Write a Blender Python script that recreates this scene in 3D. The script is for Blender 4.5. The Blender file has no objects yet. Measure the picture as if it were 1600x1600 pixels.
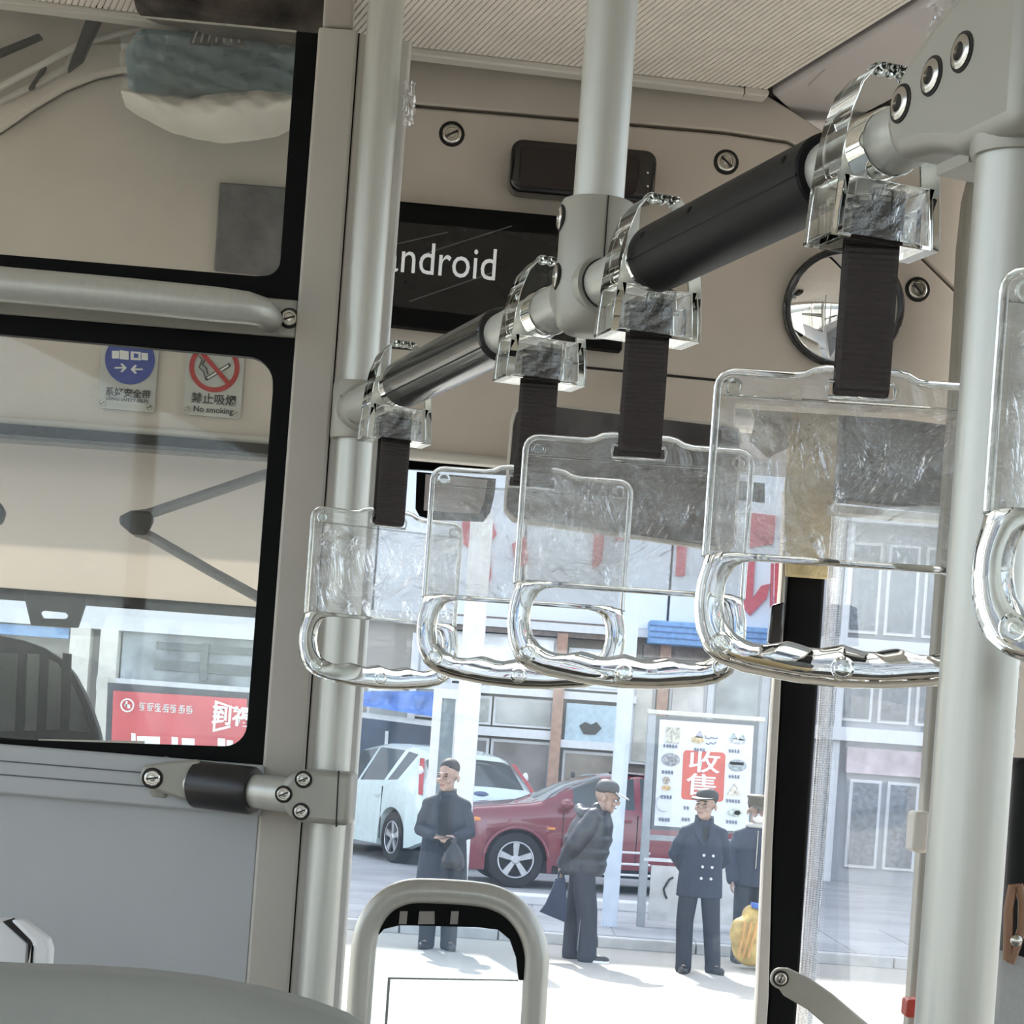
import bpy, bmesh, math, random
from mathutils import Vector, Matrix
from mathutils.geometry import tessellate_polygon
from math import sin, cos, pi, radians, atan, sqrt, tan
random.seed(7)
scene = bpy.context.scene
COL = scene.collection

# ------------------------------------------------------------------ camera
F, CX, CY, CAMZ = 3200.0, 800.0, 1160.0, 2.0      # focal length in px of a 1600 px frame, camera 2 m above the road
TH = atan(0.0715); CT, ST = cos(TH), sin(TH)
cam_d = bpy.data.cameras.new('camera'); cam = bpy.data.objects.new('camera', cam_d); COL.objects.link(cam)
cam_d.sensor_width = 36.0; cam_d.lens = F / 1600 * 36; cam_d.shift_y = (CY - 800) / 1600
cam_d.clip_start = 0.05; cam_d.clip_end = 400
cam.matrix_world = Matrix(((CT, -ST, 0, 0), (0, 0, -1, 0), (ST, CT, 0, CAMZ), (0, 0, 0, 1)))
scene.camera = cam

# ------------------------------------------------------------------ world, sun, exposure
SUN_EL = 43.0
world = bpy.data.worlds.new('World'); scene.world = world; world.use_nodes = True
wn = world.node_tree; wn.nodes.clear()
sky = wn.nodes.new('ShaderNodeTexSky'); sky.sky_type = 'NISHITA'; sky.sun_disc = False
sky.sun_elevation = radians(SUN_EL); sky.sun_rotation = radians(-12); sky.air_density = 1.0; sky.dust_density = 2.0
hsv = wn.nodes.new('ShaderNodeHueSaturation'); hsv.inputs['Saturation'].default_value = 0.38
bg = wn.nodes.new('ShaderNodeBackground'); bg.inputs['Strength'].default_value = 0.62
wo = wn.nodes.new('ShaderNodeOutputWorld')
wn.links.new(sky.outputs[0], hsv.inputs['Color']); wn.links.new(hsv.outputs[0], bg.inputs[0]); wn.links.new(bg.outputs[0], wo.inputs[0])
sun_d = bpy.data.lights.new('sun', 'SUN'); sun = bpy.data.objects.new('sun', sun_d); COL.objects.link(sun)
sun_d.energy = 10.0; sun_d.angle = radians(0.8); sun_d.color = (1.0, 0.93, 0.82)
sun_dir = Vector((0.20 * cos(radians(SUN_EL)), -0.98 * cos(radians(SUN_EL)), -sin(radians(SUN_EL))))
sun.rotation_euler = sun_dir.to_track_quat('-Z', 'Y').to_euler(); sun.location = (0, 20, 30)
vs = scene.view_settings
vs.view_transform = 'Standard'; vs.look = 'None'; vs.gamma = 1.0; vs.use_curve_mapping = False
vs.exposure = 0.19
cy = scene.cycles
cy.max_bounces = 10; cy.transmission_bounces = 9; cy.transparent_max_bounces = 16; cy.glossy_bounces = 3; cy.diffuse_bounces = 3
cy.use_adaptive_sampling = True; cy.adaptive_threshold = 0.08; cy.adaptive_min_samples = 20
cy.caustics_refractive = False; cy.caustics_reflective = False; cy.sample_clamp_indirect = 6.0; cy.use_denoising = True

# ------------------------------------------------------------------ geometry of the view: pixel + depth -> place
def P(x, y, d, k=0.0):
    """point where the sight line of a photo pixel meets the upright plane Y = d + k X"""
    dx, dy = x - CX, y - CY
    u = (dx * CT + dy * ST) / F; v = (dx * ST - dy * CT) / F
    Y = d / (1 - k * u)
    return Vector((u * Y, Y, CAMZ + v * Y))
PHI = radians(19.4)
AX = Vector((-sin(PHI), cos(PHI), 0)); RX = Vector((cos(PHI), sin(PHI), 0))      # bus: forward, right
def B(s, t, z): return RX * s + AX * t + Vector((0, 0, z))
FLOOR = 0.6; CEIL = CAMZ + 1.0

# ------------------------------------------------------------------ materials
MATS = {}
def mat(name, col, rough=0.5, metal=0.0, var=0.04, scale=12.0, bump=0.0, bscale=80.0, spec=0.5, coat=0.0, emit=0.0, trans=0.0, ior=1.45, stretch=None, sheen=0.0):
    if name in MATS: return MATS[name]
    m = bpy.data.materials.new(name); m.use_nodes = True; nt = m.node_tree; nt.nodes.clear()
    out = nt.nodes.new('ShaderNodeOutputMaterial'); b = nt.nodes.new('ShaderNodeBsdfPrincipled')
    nt.links.new(b.outputs[0], out.inputs[0])
    tc = nt.nodes.new('ShaderNodeTexCoord'); src = tc.outputs['Object']
    if stretch:
        mp = nt.nodes.new('ShaderNodeMapping'); mp.inputs['Scale'].default_value = stretch
        nt.links.new(src, mp.inputs[0]); src = mp.outputs[0]
    no = nt.nodes.new('ShaderNodeTexNoise'); no.inputs['Scale'].default_value = scale; no.inputs['Detail'].default_value = 4
    nt.links.new(src, no.inputs['Vector'])
    cr = nt.nodes.new('ShaderNodeValToRGB')
    c = Vector(col)
    lo = [max(0, x * (1 - var * 2)) for x in c]; hi = [min(1, x * (1 + var * 2)) for x in c]
    cr.color_ramp.elements[0].position = 0.3; cr.color_ramp.elements[1].position = 0.7
    cr.color_ramp.elements[0].color = (*lo, 1); cr.color_ramp.elements[1].color = (*hi, 1)
    nt.links.new(no.outputs['Fac'], cr.inputs[0]); nt.links.new(cr.outputs[0], b.inputs['Base Color'])
    b.inputs['Roughness'].default_value = rough; b.inputs['Metallic'].default_value = metal
    b.inputs['Specular IOR Level'].default_value = spec; b.inputs['Coat Weight'].default_value = coat
    b.inputs['Transmission Weight'].default_value = trans; b.inputs['IOR'].default_value = ior
    b.inputs['Sheen Weight'].default_value = sheen
    if emit:
        nt.links.new(cr.outputs[0], b.inputs['Emission Color']); b.inputs['Emission Strength'].default_value = emit
    if bump:
        n2 = nt.nodes.new('ShaderNodeTexNoise'); n2.inputs['Scale'].default_value = bscale; n2.inputs['Detail'].default_value = 3
        nt.links.new(src, n2.inputs['Vector'])
        bp = nt.nodes.new('ShaderNodeBump'); bp.inputs['Strength'].default_value = bump; bp.inputs['Distance'].default_value = 0.01
        nt.links.new(n2.outputs['Fac'], bp.inputs['Height']); nt.links.new(bp.outputs[0], b.inputs['Normal'])
    MATS[name] = m; return m

def pane_mat(name, tint=(1, 1, 1), refl=0.08, veil=0.03, veil_col=(0.9, 0.92, 0.95), wrinkle=0.0, wscale=9.0, dots=False, veil_noise=True, rough=0.02):
    """thin glass or film: see-through, a little reflection, a little dust that the daylight catches"""
    if name in MATS: return MATS[name]
    m = bpy.data.materials.new(name); m.use_nodes = True; nt = m.node_tree; nt.nodes.clear()
    N = nt.nodes.new; L = nt.links.new
    out = N('ShaderNodeOutputMaterial'); tr = N('ShaderNodeBsdfTransparent'); tr.inputs[0].default_value = (*tint, 1)
    gl = N('ShaderNodeBsdfGlossy'); gl.inputs['Roughness'].default_value = rough; gl.inputs[0].default_value = (1, 1, 1, 1)
    df = N('ShaderNodeBsdfTranslucent'); df.inputs[0].default_value = (*veil_col, 1)
    df2 = N('ShaderNodeBsdfDiffuse'); df2.inputs[0].default_value = (*veil_col, 1)
    dm = N('ShaderNodeMixShader'); dm.inputs[0].default_value = 0.5; L(df.outputs[0], dm.inputs[1]); L(df2.outputs[0], dm.inputs[2])
    tc = N('ShaderNodeTexCoord'); no = N('ShaderNodeTexNoise'); no.inputs['Scale'].default_value = wscale; no.inputs['Detail'].default_value = 5
    L(tc.outputs['Object'], no.inputs['Vector'])
    m1 = N('ShaderNodeMixShader'); m2 = N('ShaderNodeMixShader')
    if veil_noise:
        mr = N('ShaderNodeMapRange'); mr.inputs[1].default_value = 0.35; mr.inputs[2].default_value = 0.7
        mr.inputs[3].default_value = veil * 0.5; mr.inputs[4].default_value = veil * 1.7
        L(no.outputs['Fac'], mr.inputs[0]); fac = mr.outputs[0]
    else:
        v = N('ShaderNodeValue'); v.outputs[0].default_value = veil; fac = v.outputs[0]
    if dots:
        vo = N('ShaderNodeTexVoronoi'); vo.inputs['Scale'].default_value = 260; vo.inputs['Randomness'].default_value = 0.0
        L(tc.outputs['Object'], vo.inputs['Vector'])
        lt = N('ShaderNodeMath'); lt.operation = 'LESS_THAN'; lt.inputs[1].default_value = 0.42; L(vo.outputs['Distance'], lt.inputs[0])
        mx = N('ShaderNodeMath'); mx.operation = 'MAXIMUM'; mu = N('ShaderNodeMath'); mu.operation = 'MULTIPLY'; mu.inputs[1].default_value = 0.75
        L(lt.outputs[0], mu.inputs[0]); L(mu.outputs[0], mx.inputs[0]); L(fac, mx.inputs[1]); fac = mx.outputs[0]
    L(fac, m1.inputs[0]); L(tr.outputs[0], m1.inputs[1]); L(dm.outputs[0], m1.inputs[2])
    fr = N('ShaderNodeFresnel'); fr.inputs[0].default_value = 1.45
    mf = N('ShaderNodeMath'); mf.operation = 'MULTIPLY'; mf.inputs[1].default_value = refl / 0.04 ; mf.use_clamp = True; L(fr.outputs[0], mf.inputs[0])
    mc = N('ShaderNodeMath'); mc.operation = 'MINIMUM'; mc.inputs[1].default_value = 0.6; L(mf.outputs[0], mc.inputs[0])
    L(mc.outputs[0], m2.inputs[0]); L(m1.outputs[0], m2.inputs[1]); L(gl.outputs[0], m2.inputs[2])
    if wrinkle:
        n2 = N('ShaderNodeTexNoise'); n2.inputs['Scale'].default_value = wscale * 0.8; n2.inputs['Detail'].default_value = 6; n2.inputs['Distortion'].default_value = 2.0
        L(tc.outputs['Object'], n2.inputs['Vector'])
        bp = N('ShaderNodeBump'); bp.inputs['Strength'].default_value = wrinkle; bp.inputs['Distance'].default_value = 0.02
        L(n2.outputs['Fac'], bp.inputs['Height']); L(bp.outputs[0], gl.inputs['Normal']); L(bp.outputs[0], fr.inputs['Normal'])
    L(m2.outputs[0], out.inputs[0]); MATS[name] = m; return m

def clear_mat(name, tint=(0.97, 0.98, 0.97), rough=0.0, ior=1.45):
    if name in MATS: return MATS[name]
    m = bpy.data.materials.new(name); m.use_nodes = True; nt = m.node_tree; nt.nodes.clear()
    out = nt.nodes.new('ShaderNodeOutputMaterial'); g = nt.nodes.new('ShaderNodeBsdfGlass')
    g.inputs['Color'].default_value = (*tint, 1); g.inputs['Roughness'].default_value = rough; g.inputs['IOR'].default_value = ior
    nt.links.new(g.outputs[0], out.inputs[0]); MATS[name] = m; return m

M_beige = mat('beige moulded panel', (0.64, 0.572, 0.495), 0.55, var=0.015, bump=0.04, bscale=300)
M_trim = mat('pale trim', (0.62, 0.59, 0.53), 0.5, var=0.02)
M_ceil = mat('ribbed ceiling', (0.86, 0.80, 0.72), 0.6, var=0.02, bump=0.15, bscale=250)
M_duct = mat('grey lilac duct panel', (0.58, 0.55, 0.54), 0.5, var=0.01)
M_part = mat('warm grey powder coat', (0.50, 0.465, 0.41), 0.5, var=0.015, bump=0.03, bscale=400)
M_panel = mat('cool grey laminate', (0.46, 0.475, 0.48), 0.45, var=0.012)
M_alu = mat('satin aluminium', (0.51, 0.51, 0.465), 0.38, 0.4, var=0.02, scale=6, stretch=(30, 30, 1.5))
M_joint = mat('grey cast joint', (0.35, 0.34, 0.295), 0.40, 0.2, var=0.02)
M_steel = mat('screw steel', (0.55, 0.53, 0.48), 0.22, 1.0, var=0.1)
M_dark = mat('dark gap', (0.02, 0.018, 0.016), 0.8)
M_black = mat('black gloss plastic', (0.012, 0.011, 0.011), 0.12, var=0.1, coat=0.4)
M_blackm = mat('black matt plastic', (0.008, 0.0078, 0.0075), 0.5, var=0.1, spec=0.22)
M_rubber = mat('black rubber', (0.018, 0.017, 0.016), 0.6, var=0.1)
M_frit = mat('black glass border', (0.004, 0.004, 0.004), 0.55, var=0.1, spec=0.12)
M_grip = mat('black foam sleeve', (0.022, 0.021, 0.021), 0.35, var=0.15, bump=0.2, bscale=300)
M_web = mat('dark brown webbing', (0.052, 0.043, 0.040), 0.75, var=0.03, scale=200, bump=0.1, bscale=700)
M_clear = clear_mat('clear polycarbonate')
M_plate = pane_mat('clear board sheet', (0.97, 0.97, 0.96), refl=0.07, veil=0.10, veil_col=(0.75, 0.76, 0.74), wrinkle=0.35, wscale=14)
M_glass = pane_mat('window glass', (0.95, 0.98, 1.0), refl=0.04, veil=0.011, veil_col=(0.42, 0.66, 1.0))
M_cab = pane_mat('partition glass', (0.96, 0.97, 0.95), refl=0.03, veil=0.02)
M_film = pane_mat('wrinkled clear film', (0.97, 0.97, 0.97), refl=0.002, veil=0.022, veil_col=(0.8, 0.9, 1.0), wrinkle=0.2, wscale=14, rough=0.5)
M_wrap = pane_mat('creased wrapping film', (0.97, 0.97, 0.97), refl=0.06, veil=0.12, wrinkle=0.8, wscale=20, rough=0.12)
M_dglass = pane_mat('door glass', (0.90, 0.93, 0.96), refl=0.006, veil=0.005, veil_col=(0.6, 0.78, 1.0))
M_dots = pane_mat('dotted glass edge', (0.95, 0.96, 0.97), refl=0.05, veil=0.08, dots=True)
M_mirror = mat('mirror', (0.92, 0.92, 0.92), 0.02, 1.0, var=0.0)
M_white = mat('white paint', (0.80, 0.80, 0.79), 0.45, var=0.02)
M_ink = mat('black ink', (0.03, 0.03, 0.03), 0.6)

# ------------------------------------------------------------------ mesh builder
def frame_of(d):
    d = d.normalized(); a = Vector((0, 0, 1)) if abs(d.z) < 0.9 else Vector((1, 0, 0))
    x = a.cross(d).normalized(); return x, d.cross(x), d
class MB:
    def __init__(s): s.v = []; s.f = []; s.mi = []
    def add(s, vs, fs, mi=0):
        o = len(s.v); s.v += [Vector(p) for p in vs]; s.f += [tuple(i + o for i in f) for f in fs]; s.mi += [mi] * len(fs)
    def box(s, c, size, R=None):
        c = Vector(c); hx, hy, hz = [q / 2 for q in size]; R = R or Matrix.Identity(3)
        vs = [c + R @ Vector((x * hx, y * hy, z * hz)) for x in (-1, 1) for y in (-1, 1) for z in (-1, 1)]
        s.add(vs, [(0, 1, 3, 2), (4, 6, 7, 5), (0, 4, 5, 1), (2, 3, 7, 6), (0, 2, 6, 4), (1, 5, 7, 3)]); return s
    def hexa(s, a, b):                                   # two loops of four points
        s.add(list(a) + list(b), [(3, 2, 1, 0), (4, 5, 6, 7), (0, 1, 5, 4), (1, 2, 6, 5), (2, 3, 7, 6), (3, 0, 4, 7)]); return s
    def tube(s, path, r, seg=16, closed=False, cap=True, sy=1.0):
        path = [Vector(p) for p in path]; n = len(path); rs = r if isinstance(r, (list, tuple)) else [r] * n
        dirs = []
        for i in range(n):
            a = path[(i - 1) % n] if (closed or i > 0) else path[i]; b = path[(i + 1) % n] if (closed or i < n - 1) else path[i]
            dirs.append((b - a).normalized())
        x, y, _ = frame_of(dirs[0]); vs = []
        for i in range(n):
            x = (x - dirs[i] * x.dot(dirs[i])).normalized(); y = dirs[i].cross(x)
            vs += [path[i] + (x * cos(2 * pi * j / seg) + y * sin(2 * pi * j / seg) * sy) * rs[i] for j in range(seg)]
        fs = []
        for i in range(n if closed else n - 1):
            for j in range(seg):
                a, b = i * seg + j, i * seg + (j + 1) % seg; c = ((i + 1) % n) * seg
                fs.append((a, b, c + (j + 1) % seg, c + j))
        if cap and not closed: fs += [tuple(range(seg))[::-1], tuple((n - 1) * seg + j for j in range(seg))]
        s.add(vs, fs); return s
    def cyl(s, a, b, r, seg=20, r2=None): return s.tube([a, b], [r, r if r2 is None else r2], seg)
    def lathe(s, o, axis, prof, seg=24):                 # prof: (radius, distance along the axis)
        x, y, d = frame_of(Vector(axis)); o = Vector(o); vs = []
        for r, h in prof: vs += [o + d * h + (x * cos(2 * pi * j / seg) + y * sin(2 * pi * j / seg)) * r for j in range(seg)]
        fs = [(i * seg + j, i * seg + (j + 1) % seg, (i + 1) * seg + (j + 1) % seg, (i + 1) * seg + j) for i in range(len(prof) - 1) for j in range(seg)]
        fs += [tuple(range(seg))[::-1], tuple((len(prof) - 1) * seg + j for j in range(seg))]
        s.add(vs, fs); return s
    def ball(s, c, r, seg=14, ring=9, R=None):
        c = Vector(c); r = Vector(r) if hasattr(r, '__len__') else Vector((r, r, r)); R = R or Matrix.Identity(3); vs = []; fs = []
        for i in range(ring + 1):
            a = pi * i / ring
            for j in range(seg): vs.append(c + R @ Vector((r.x * sin(a) * cos(2 * pi * j / seg), r.y * sin(a) * sin(2 * pi * j / seg), r.z * cos(a))))
        for i in range(ring):
            for j in range(seg): fs.append((i * seg + j, (i + 1) * seg + j, (i + 1) * seg + (j + 1) % seg, i * seg + (j + 1) % seg))
        s.add(vs, fs); return s
    def loft(s, loops, cap=True, mi=0):
        n = len(loops[0]); vs = [p for l in loops for p in l]; fs = []
        for i in range(len(loops) - 1):
            for j in range(n): fs.append((i * n + j, i * n + (j + 1) % n, (i + 1) * n + (j + 1) % n, (i + 1) * n + j))
        if cap: fs += [tuple(range(n))[::-1], tuple((len(loops) - 1) * n + j for j in range(n))]
        s.add(vs, fs, mi); return s
    def plate(s, outer, ext, holes=()):
        """flat outline (with holes) given as points in space, thickened by the vector ext"""
        ext = Vector(ext); loops = [[Vector(p) for p in outer]] + [[Vector(p) for p in h] for h in holes]
        base = [p for l in loops for p in l]; n = len(base)
        tri = [t for t in tessellate_polygon(loops) if len(set(t)) == 3] if holes else [tuple(range(n))]
        fs = list(tri) + [tuple(i + n for i in t[::-1]) for t in tri]; o = 0
        for l in loops:
            m = len(l)
            for i in range(m): fs.append((o + i, o + (i + 1) % m, o + (i + 1) % m + n, o + i + n))
            o += m
        s.add(base + [p + ext for p in base], fs); return s
    def build(s, name, m, parent=None, smooth=35, bevel=0, bseg=2, local=False, kind=None, remesh=0, sm_iter=4, sub=0):
        me = bpy.data.meshes.new(name); me.from_pydata([tuple(p) for p in s.v], [], s.f)
        bm = bmesh.new(); bm.from_mesh(me); bmesh.ops.remove_doubles(bm, verts=bm.verts, dist=1e-6)
        bmesh.ops.recalc_face_normals(bm, faces=bm.faces)
        if smooth:
            lim = radians(smooth)
            for f in bm.faces: f.smooth = True
            for e in bm.edges:
                if len(e.link_faces) == 2 and e.calc_face_angle(0) > lim: e.smooth = False
        bm.to_mesh(me); bm.free()
        for mm in (m if isinstance(m, (list, tuple)) else [m]): me.materials.append(mm)
        o = bpy.data.objects.new(name, me); COL.objects.link(o)
        if parent is not None:
            o.parent = parent
            if not local: o.matrix_parent_inverse = world_of(parent).inverted()
        if remesh:
            md = o.modifiers.new('remesh', 'REMESH'); md.mode = 'VOXEL'; md.voxel_size = remesh; md.use_smooth_shade = True
            ms = o.modifiers.new('smooth', 'SMOOTH'); ms.iterations = sm_iter; ms.factor = 0.5
        if bevel:
            md = o.modifiers.new('bevel', 'BEVEL'); md.width = bevel; md.segments = bseg; md.limit_method = 'ANGLE'; md.angle_limit = radians(40)
        if kind: o['kind'] = kind
        return o
def world_of(o):
    m = o.matrix_basis.copy()
    return world_of(o.parent) @ o.matrix_parent_inverse @ m if o.parent else m
def thing(name, label, cat, loc=(0, 0, 0), rz=0.0, group=None, sc=1.0):
    o = bpy.data.objects.new(name, None); COL.objects.link(o); o.empty_display_size = 0.05
    o.location = loc; o.rotation_euler = (0, 0, rz); o.scale = (sc, sc, sc); tag(o, label, cat, group); return o
def tag(o, label=None, cat=None, group=None):
    if label: o['label'] = label
    if cat: o['category'] = cat
    if group: o['group'] = group
    return o
def struct(o, label=None):
    o['kind'] = 'structure'
    if label: o['label'] = label
    return o
def slab(name, pts, d, th, m, parent=None, k=0.0, holes=(), bevel=0, **kw):
    """upright board: outline in photo pixels on the plane Y = d + k X, thickness th going away"""
    n = Vector((-k, 1, 0)).normalized()
    if k:                                   # edges given at x = -80 run on to the left side of the bus
        x0 = -1600 if d < 2.6 else -1150
        pts = [(x0, y + .085 * (x0 + 80)) if x == -80 else (x, y) for x, y in pts]
    return MB().plate([P(x, y, d, k) for x, y in pts], n * th, [[P(x, y, d, k) for x, y in h] for h in holes]).build(name, m, parent, bevel=bevel, **kw)
def arc(cx, cy, r, a0, a1, n=8, ry=None):
    ry = ry or r
    return [(cx + r * cos(radians(a0 + (a1 - a0) * i / n)), cy + ry * sin(radians(a0 + (a1 - a0) * i / n))) for i in range(n + 1)]
def smooth_path(pts, n=6):
    out = []; q = [Vector(pts[0])] + [Vector(p) for p in pts] + [Vector(pts[-1])]
    for i in range(1, len(q) - 2):
        for j in range(n):
            t = j / n; a, b, c, d = q[i - 1:i + 3]
            out.append(.5 * ((2 * b) + (c - a) * t + (2 * a - 5 * b + 4 * c - d) * t * t + (-a + 3 * b - 3 * c + d) * t ** 3))
    return out + [q[-1]]
def text_mesh(name, body, m, size, mw, parent=None, ext=0.0008, align='CENTER', bold=0.0, local=False):
    cu = bpy.data.curves.new('txt', 'FONT'); cu.body = body; cu.size = size; cu.align_x = align; cu.align_y = 'CENTER'
    cu.extrude = ext; cu.offset = bold; cu.resolution_u = 3
    to = bpy.data.objects.new('txt', cu); COL.objects.link(to)
    dg = bpy.context.evaluated_depsgraph_get(); me = bpy.data.meshes.new_from_object(to.evaluated_get(dg))
    bpy.data.objects.remove(to); bpy.data.curves.remove(cu)
    me.name = name; me.materials.clear(); me.materials.append(m)
    if not local: me.transform(mw)
    o = bpy.data.objects.new(name, me); COL.objects.link(o)
    if local: o.matrix_basis = mw
    if parent is not None:
        o.parent = parent
        if not local: o.matrix_parent_inverse = world_of(parent).inverted()
    return o
def facing(loc, k=0.0, tilt=0.0):
    """matrix for flat print that faces the camera side (normal -Y), upright, on a plane Y = d + kX"""
    x = Vector((1, k, 0)).normalized(); z = Vector((0, 0, 1)); y = z
    n = x.cross(z)
    return Matrix(((x.x, z.x, n.x, loc[0]), (x.y, z.y, n.y, loc[1]), (x.z, z.z, n.z, loc[2]), (0, 0, 0, 1)))
# ================================================================== THE BUS SHELL
KH, DH = 0.085, 3.10
# floor
struct(MB().hexa([B(-0.98, -5, FLOOR - .05), B(1.66, -5, FLOOR - .05), B(1.66, 3.1, FLOOR - .05), B(-0.98, 3.6, FLOOR - .05)],
                 [B(-0.98, -5, FLOOR), B(1.66, -5, FLOOR), B(1.66, 3.1, FLOOR), B(-0.98, 3.6, FLOOR)]).build('floor', mat('grey vinyl floor', (0.36, 0.35, 0.33), 0.6, bump=0.1)))
# ribbed ceiling: one long sheet with a groove every 8.5 mm
mb = MB(); s = -0.95; prof = []
while s < 1.305:
    prof += [(s, 0), (s + .0060, 0), (s + .0064, .0035), (s + .0081, .0035)]; s += .0085
tf = lambda s: (3.013 - .1907 * s) / .993
lo = [B(q, -5.0, CEIL + h) for q, h in prof]; hi = [B(q, tf(q), CEIL + h) for q, h in prof]; n = len(prof)
mb.add(lo + hi, [(i, i + 1, n + i + 1, n + i) for i in range(n - 1)])
ceil_o = struct(mb.build('ceiling', M_ceil, smooth=0))
MB().hexa([B(-.98, -5, CEIL + .02), B(1.32, -5, CEIL + .02), B(1.32, tf(1.32), CEIL + .02), B(-.98, tf(-.98), CEIL + .02)],
          [B(-.98, -5, CEIL + .06), B(1.32, -5, CEIL + .06), B(1.32, tf(1.32), CEIL + .06), B(-.98, tf(-.98), CEIL + .06)]).build('roof_board', M_part, ceil_o)
MB().box((-.5, 3.2, CEIL + .085), (4.6, 1.1, .04)).build('roof_board', M_part, ceil_o)
# smooth duct panel beside it, with a dark gap on both sides
duct = struct(MB().hexa([B(1.325, -5, CEIL), B(1.49, -5, CEIL), B(1.49, 2.96, CEIL), B(1.325, 2.80, CEIL)],
                        [B(1.325, -5, CEIL + .05), B(1.49, -5, CEIL + .05), B(1.49, 2.96, CEIL + .05), B(1.325, 2.80, CEIL + .05)]).build('trim_1', M_duct, bevel=.006), 'smooth grey duct panel along the ceiling')
MB().hexa([B(1.30, -5, CEIL + .012), B(1.68, -5, CEIL + .012), B(1.68, 3.2, CEIL + .012), B(1.30, 2.9, CEIL + .012)],
          [B(1.30, -5, CEIL + .03), B(1.68, -5, CEIL + .03), B(1.68, 3.2, CEIL + .03), B(1.30, 2.9, CEIL + .03)]).build('gap_backing', M_dark, duct)
# shallow recessed hatch outline on the duct panel
hp = [P(1254, 122, 3.0), P(1268, 145, 3.0), P(1300, 163, 3.0), P(1335, 172, 3.0)]
MB().tube([Vector((p.x, p.y, CEIL - .0005)) for p in [B(1.34, 2.66, 0), B(1.352, 2.73, 0), B(1.38, 2.765, 0), B(1.46, 2.80, 0)]], .0012, 6).build('hatch_seam', M_part, duct)
# pale trim strip where the ceiling ends
tr2 = MB()
KT, DT = .15, 3.013
tr2.plate([P(x, y, DT, KT) for x, y in [(-1100, -145), (637, 71), (1163, 135), (1163, 147), (637, 84), (-1100, -132)]], (0, .03, 0))
t2 = struct(tr2.build('trim_2', M_trim, bevel=.003), 'pale strip closing off the ribbed ceiling')
slab('end_cap', [(1165, 134), (1200, 139), (1203, 143), (1200, 151), (1165, 147)], DT, .03, M_trim, t2, KT, bevel=.003)

SEAM = [(-80, 250), (0, 207), (50, 172), (100, 142), (150, 122), (190, 114), (300, 122), (520, 146), (650, 165), (1130, 207), (1230, 222), (1300, 257), (1370, 322), (1425, 388), (1500, 462), (1560, 530)]
wall_front = struct(slab('wall_front', [(x, y + 2) for x, y in SEAM] + [(1560, 665), (1420, 648), (1150, 630), (1148, 762), (1110, 757), (800, 727), (652, 714), (415, 693), (0, 663), (-80, 657)], DH, .05, M_beige, None, KH, bevel=.004))
up = slab('upper_panel', [(-80, -25), (637, 82), (1200, 148), (1290, 207), (1390, 160), (1600, 50), (1600, 560), (1563, 526)] + [(x, y - 3) for x, y in SEAM[::-1][1:]], DH, .05, M_beige, wall_front, KH, bevel=.003)
slab('gap_backing', [(-80, 0), (640, 90), (1200, 155), (1290, 215), (1590, 300), (1590, 640), (1140, 620), (1100, 740), (-80, 640)], DH + .055, .01, M_dark, wall_front, KH)
slab('lower_seam', [(400, 523), (605, 542), (1150, 595), (1150, 599), (605, 546), (400, 527)], DH - .001, .002, M_dark, wall_front, KH)
slab('lower_lip', [(-80, 643), (0, 650), (415, 680), (652, 701), (800, 714), (1148, 748), (1148, 764), (800, 729), (652, 716), (415, 695), (0, 665), (-80, 659)], DH - .012, .03, M_trim, wall_front, KH, bevel=.006, bseg=3)

# side walls with wide windows (left one and the rear stay outside the picture)
def side_wall(name, s0, th, spans, zlo, zhi):
    mb = MB(); t0, t1 = spans[0][0], spans[-1][1]
    def bar(a, b, z0, z1): mb.hexa([B(s0, a, z0), B(s0 + th, a, z0), B(s0 + th, b, z0), B(s0, b, z0)], [B(s0, a, z1), B(s0 + th, a, z1), B(s0 + th, b, z1), B(s0, b, z1)])
    bar(t0 - .06, t1 + .06, FLOOR, zlo); bar(t0 - .06, t1 + .06, zhi, CEIL + .02)
    for a, b in spans: bar(a - .06, a, zlo, zhi)
    bar(t1, t1 + .06, zlo, zhi)
    return struct(mb.build(name, M_beige))
wl = side_wall('wall_left', -.98, .04, [(-4.9, -3.2), (-3.14, -1.1), (-1.04, .5), (.56, 2.0), (2.06, 3.2)], 1.30, 2.88)
wr = side_wall('wall_right', 1.62, .04, [(-4.9, -3.2), (-3.14, -1.1), (-1.04, .6), (.66, 1.5), (1.56, 2.42)], 1.35, 2.85)
for i, (a, b) in enumerate([(-4.9, -3.2), (-3.14, -1.1), (-1.04, .5), (.56, 2.0), (2.06, 3.2)]):
    MB().hexa([B(-.965, a, 1.30), B(-.96, a, 1.30), B(-.96, b, 1.30), B(-.965, b, 1.30)], [B(-.965, a, 2.88), B(-.96, a, 2.88), B(-.96, b, 2.88), B(-.965, b, 2.88)]).build('pane', M_glass, wl)
for i, (a, b) in enumerate([(-4.9, -3.2), (-3.14, -1.1), (-1.04, .6), (.66, 1.5), (1.56, 2.42)]):
    MB().hexa([B(1.64, a, 1.35), B(1.645, a, 1.35), B(1.645, b, 1.35), B(1.64, b, 1.35)], [B(1.64, a, 2.85), B(1.645, a, 2.85), B(1.645, b, 2.85), B(1.64, b, 2.85)]).build('pane', M_glass, wr)
rear = MB()
for z0, z1 in ((FLOOR, 1.5), (2.55, CEIL + .02)): rear.hexa([B(-.98, -5.04, z0), B(1.66, -5.04, z0), B(1.66, -5, z0), B(-.98, -5, z0)], [B(-.98, -5.04, z1), B(1.66, -5.04, z1), B(1.66, -5, z1), B(-.98, -5, z1)])
struct(rear.build('wall_back', M_beige))
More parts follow.
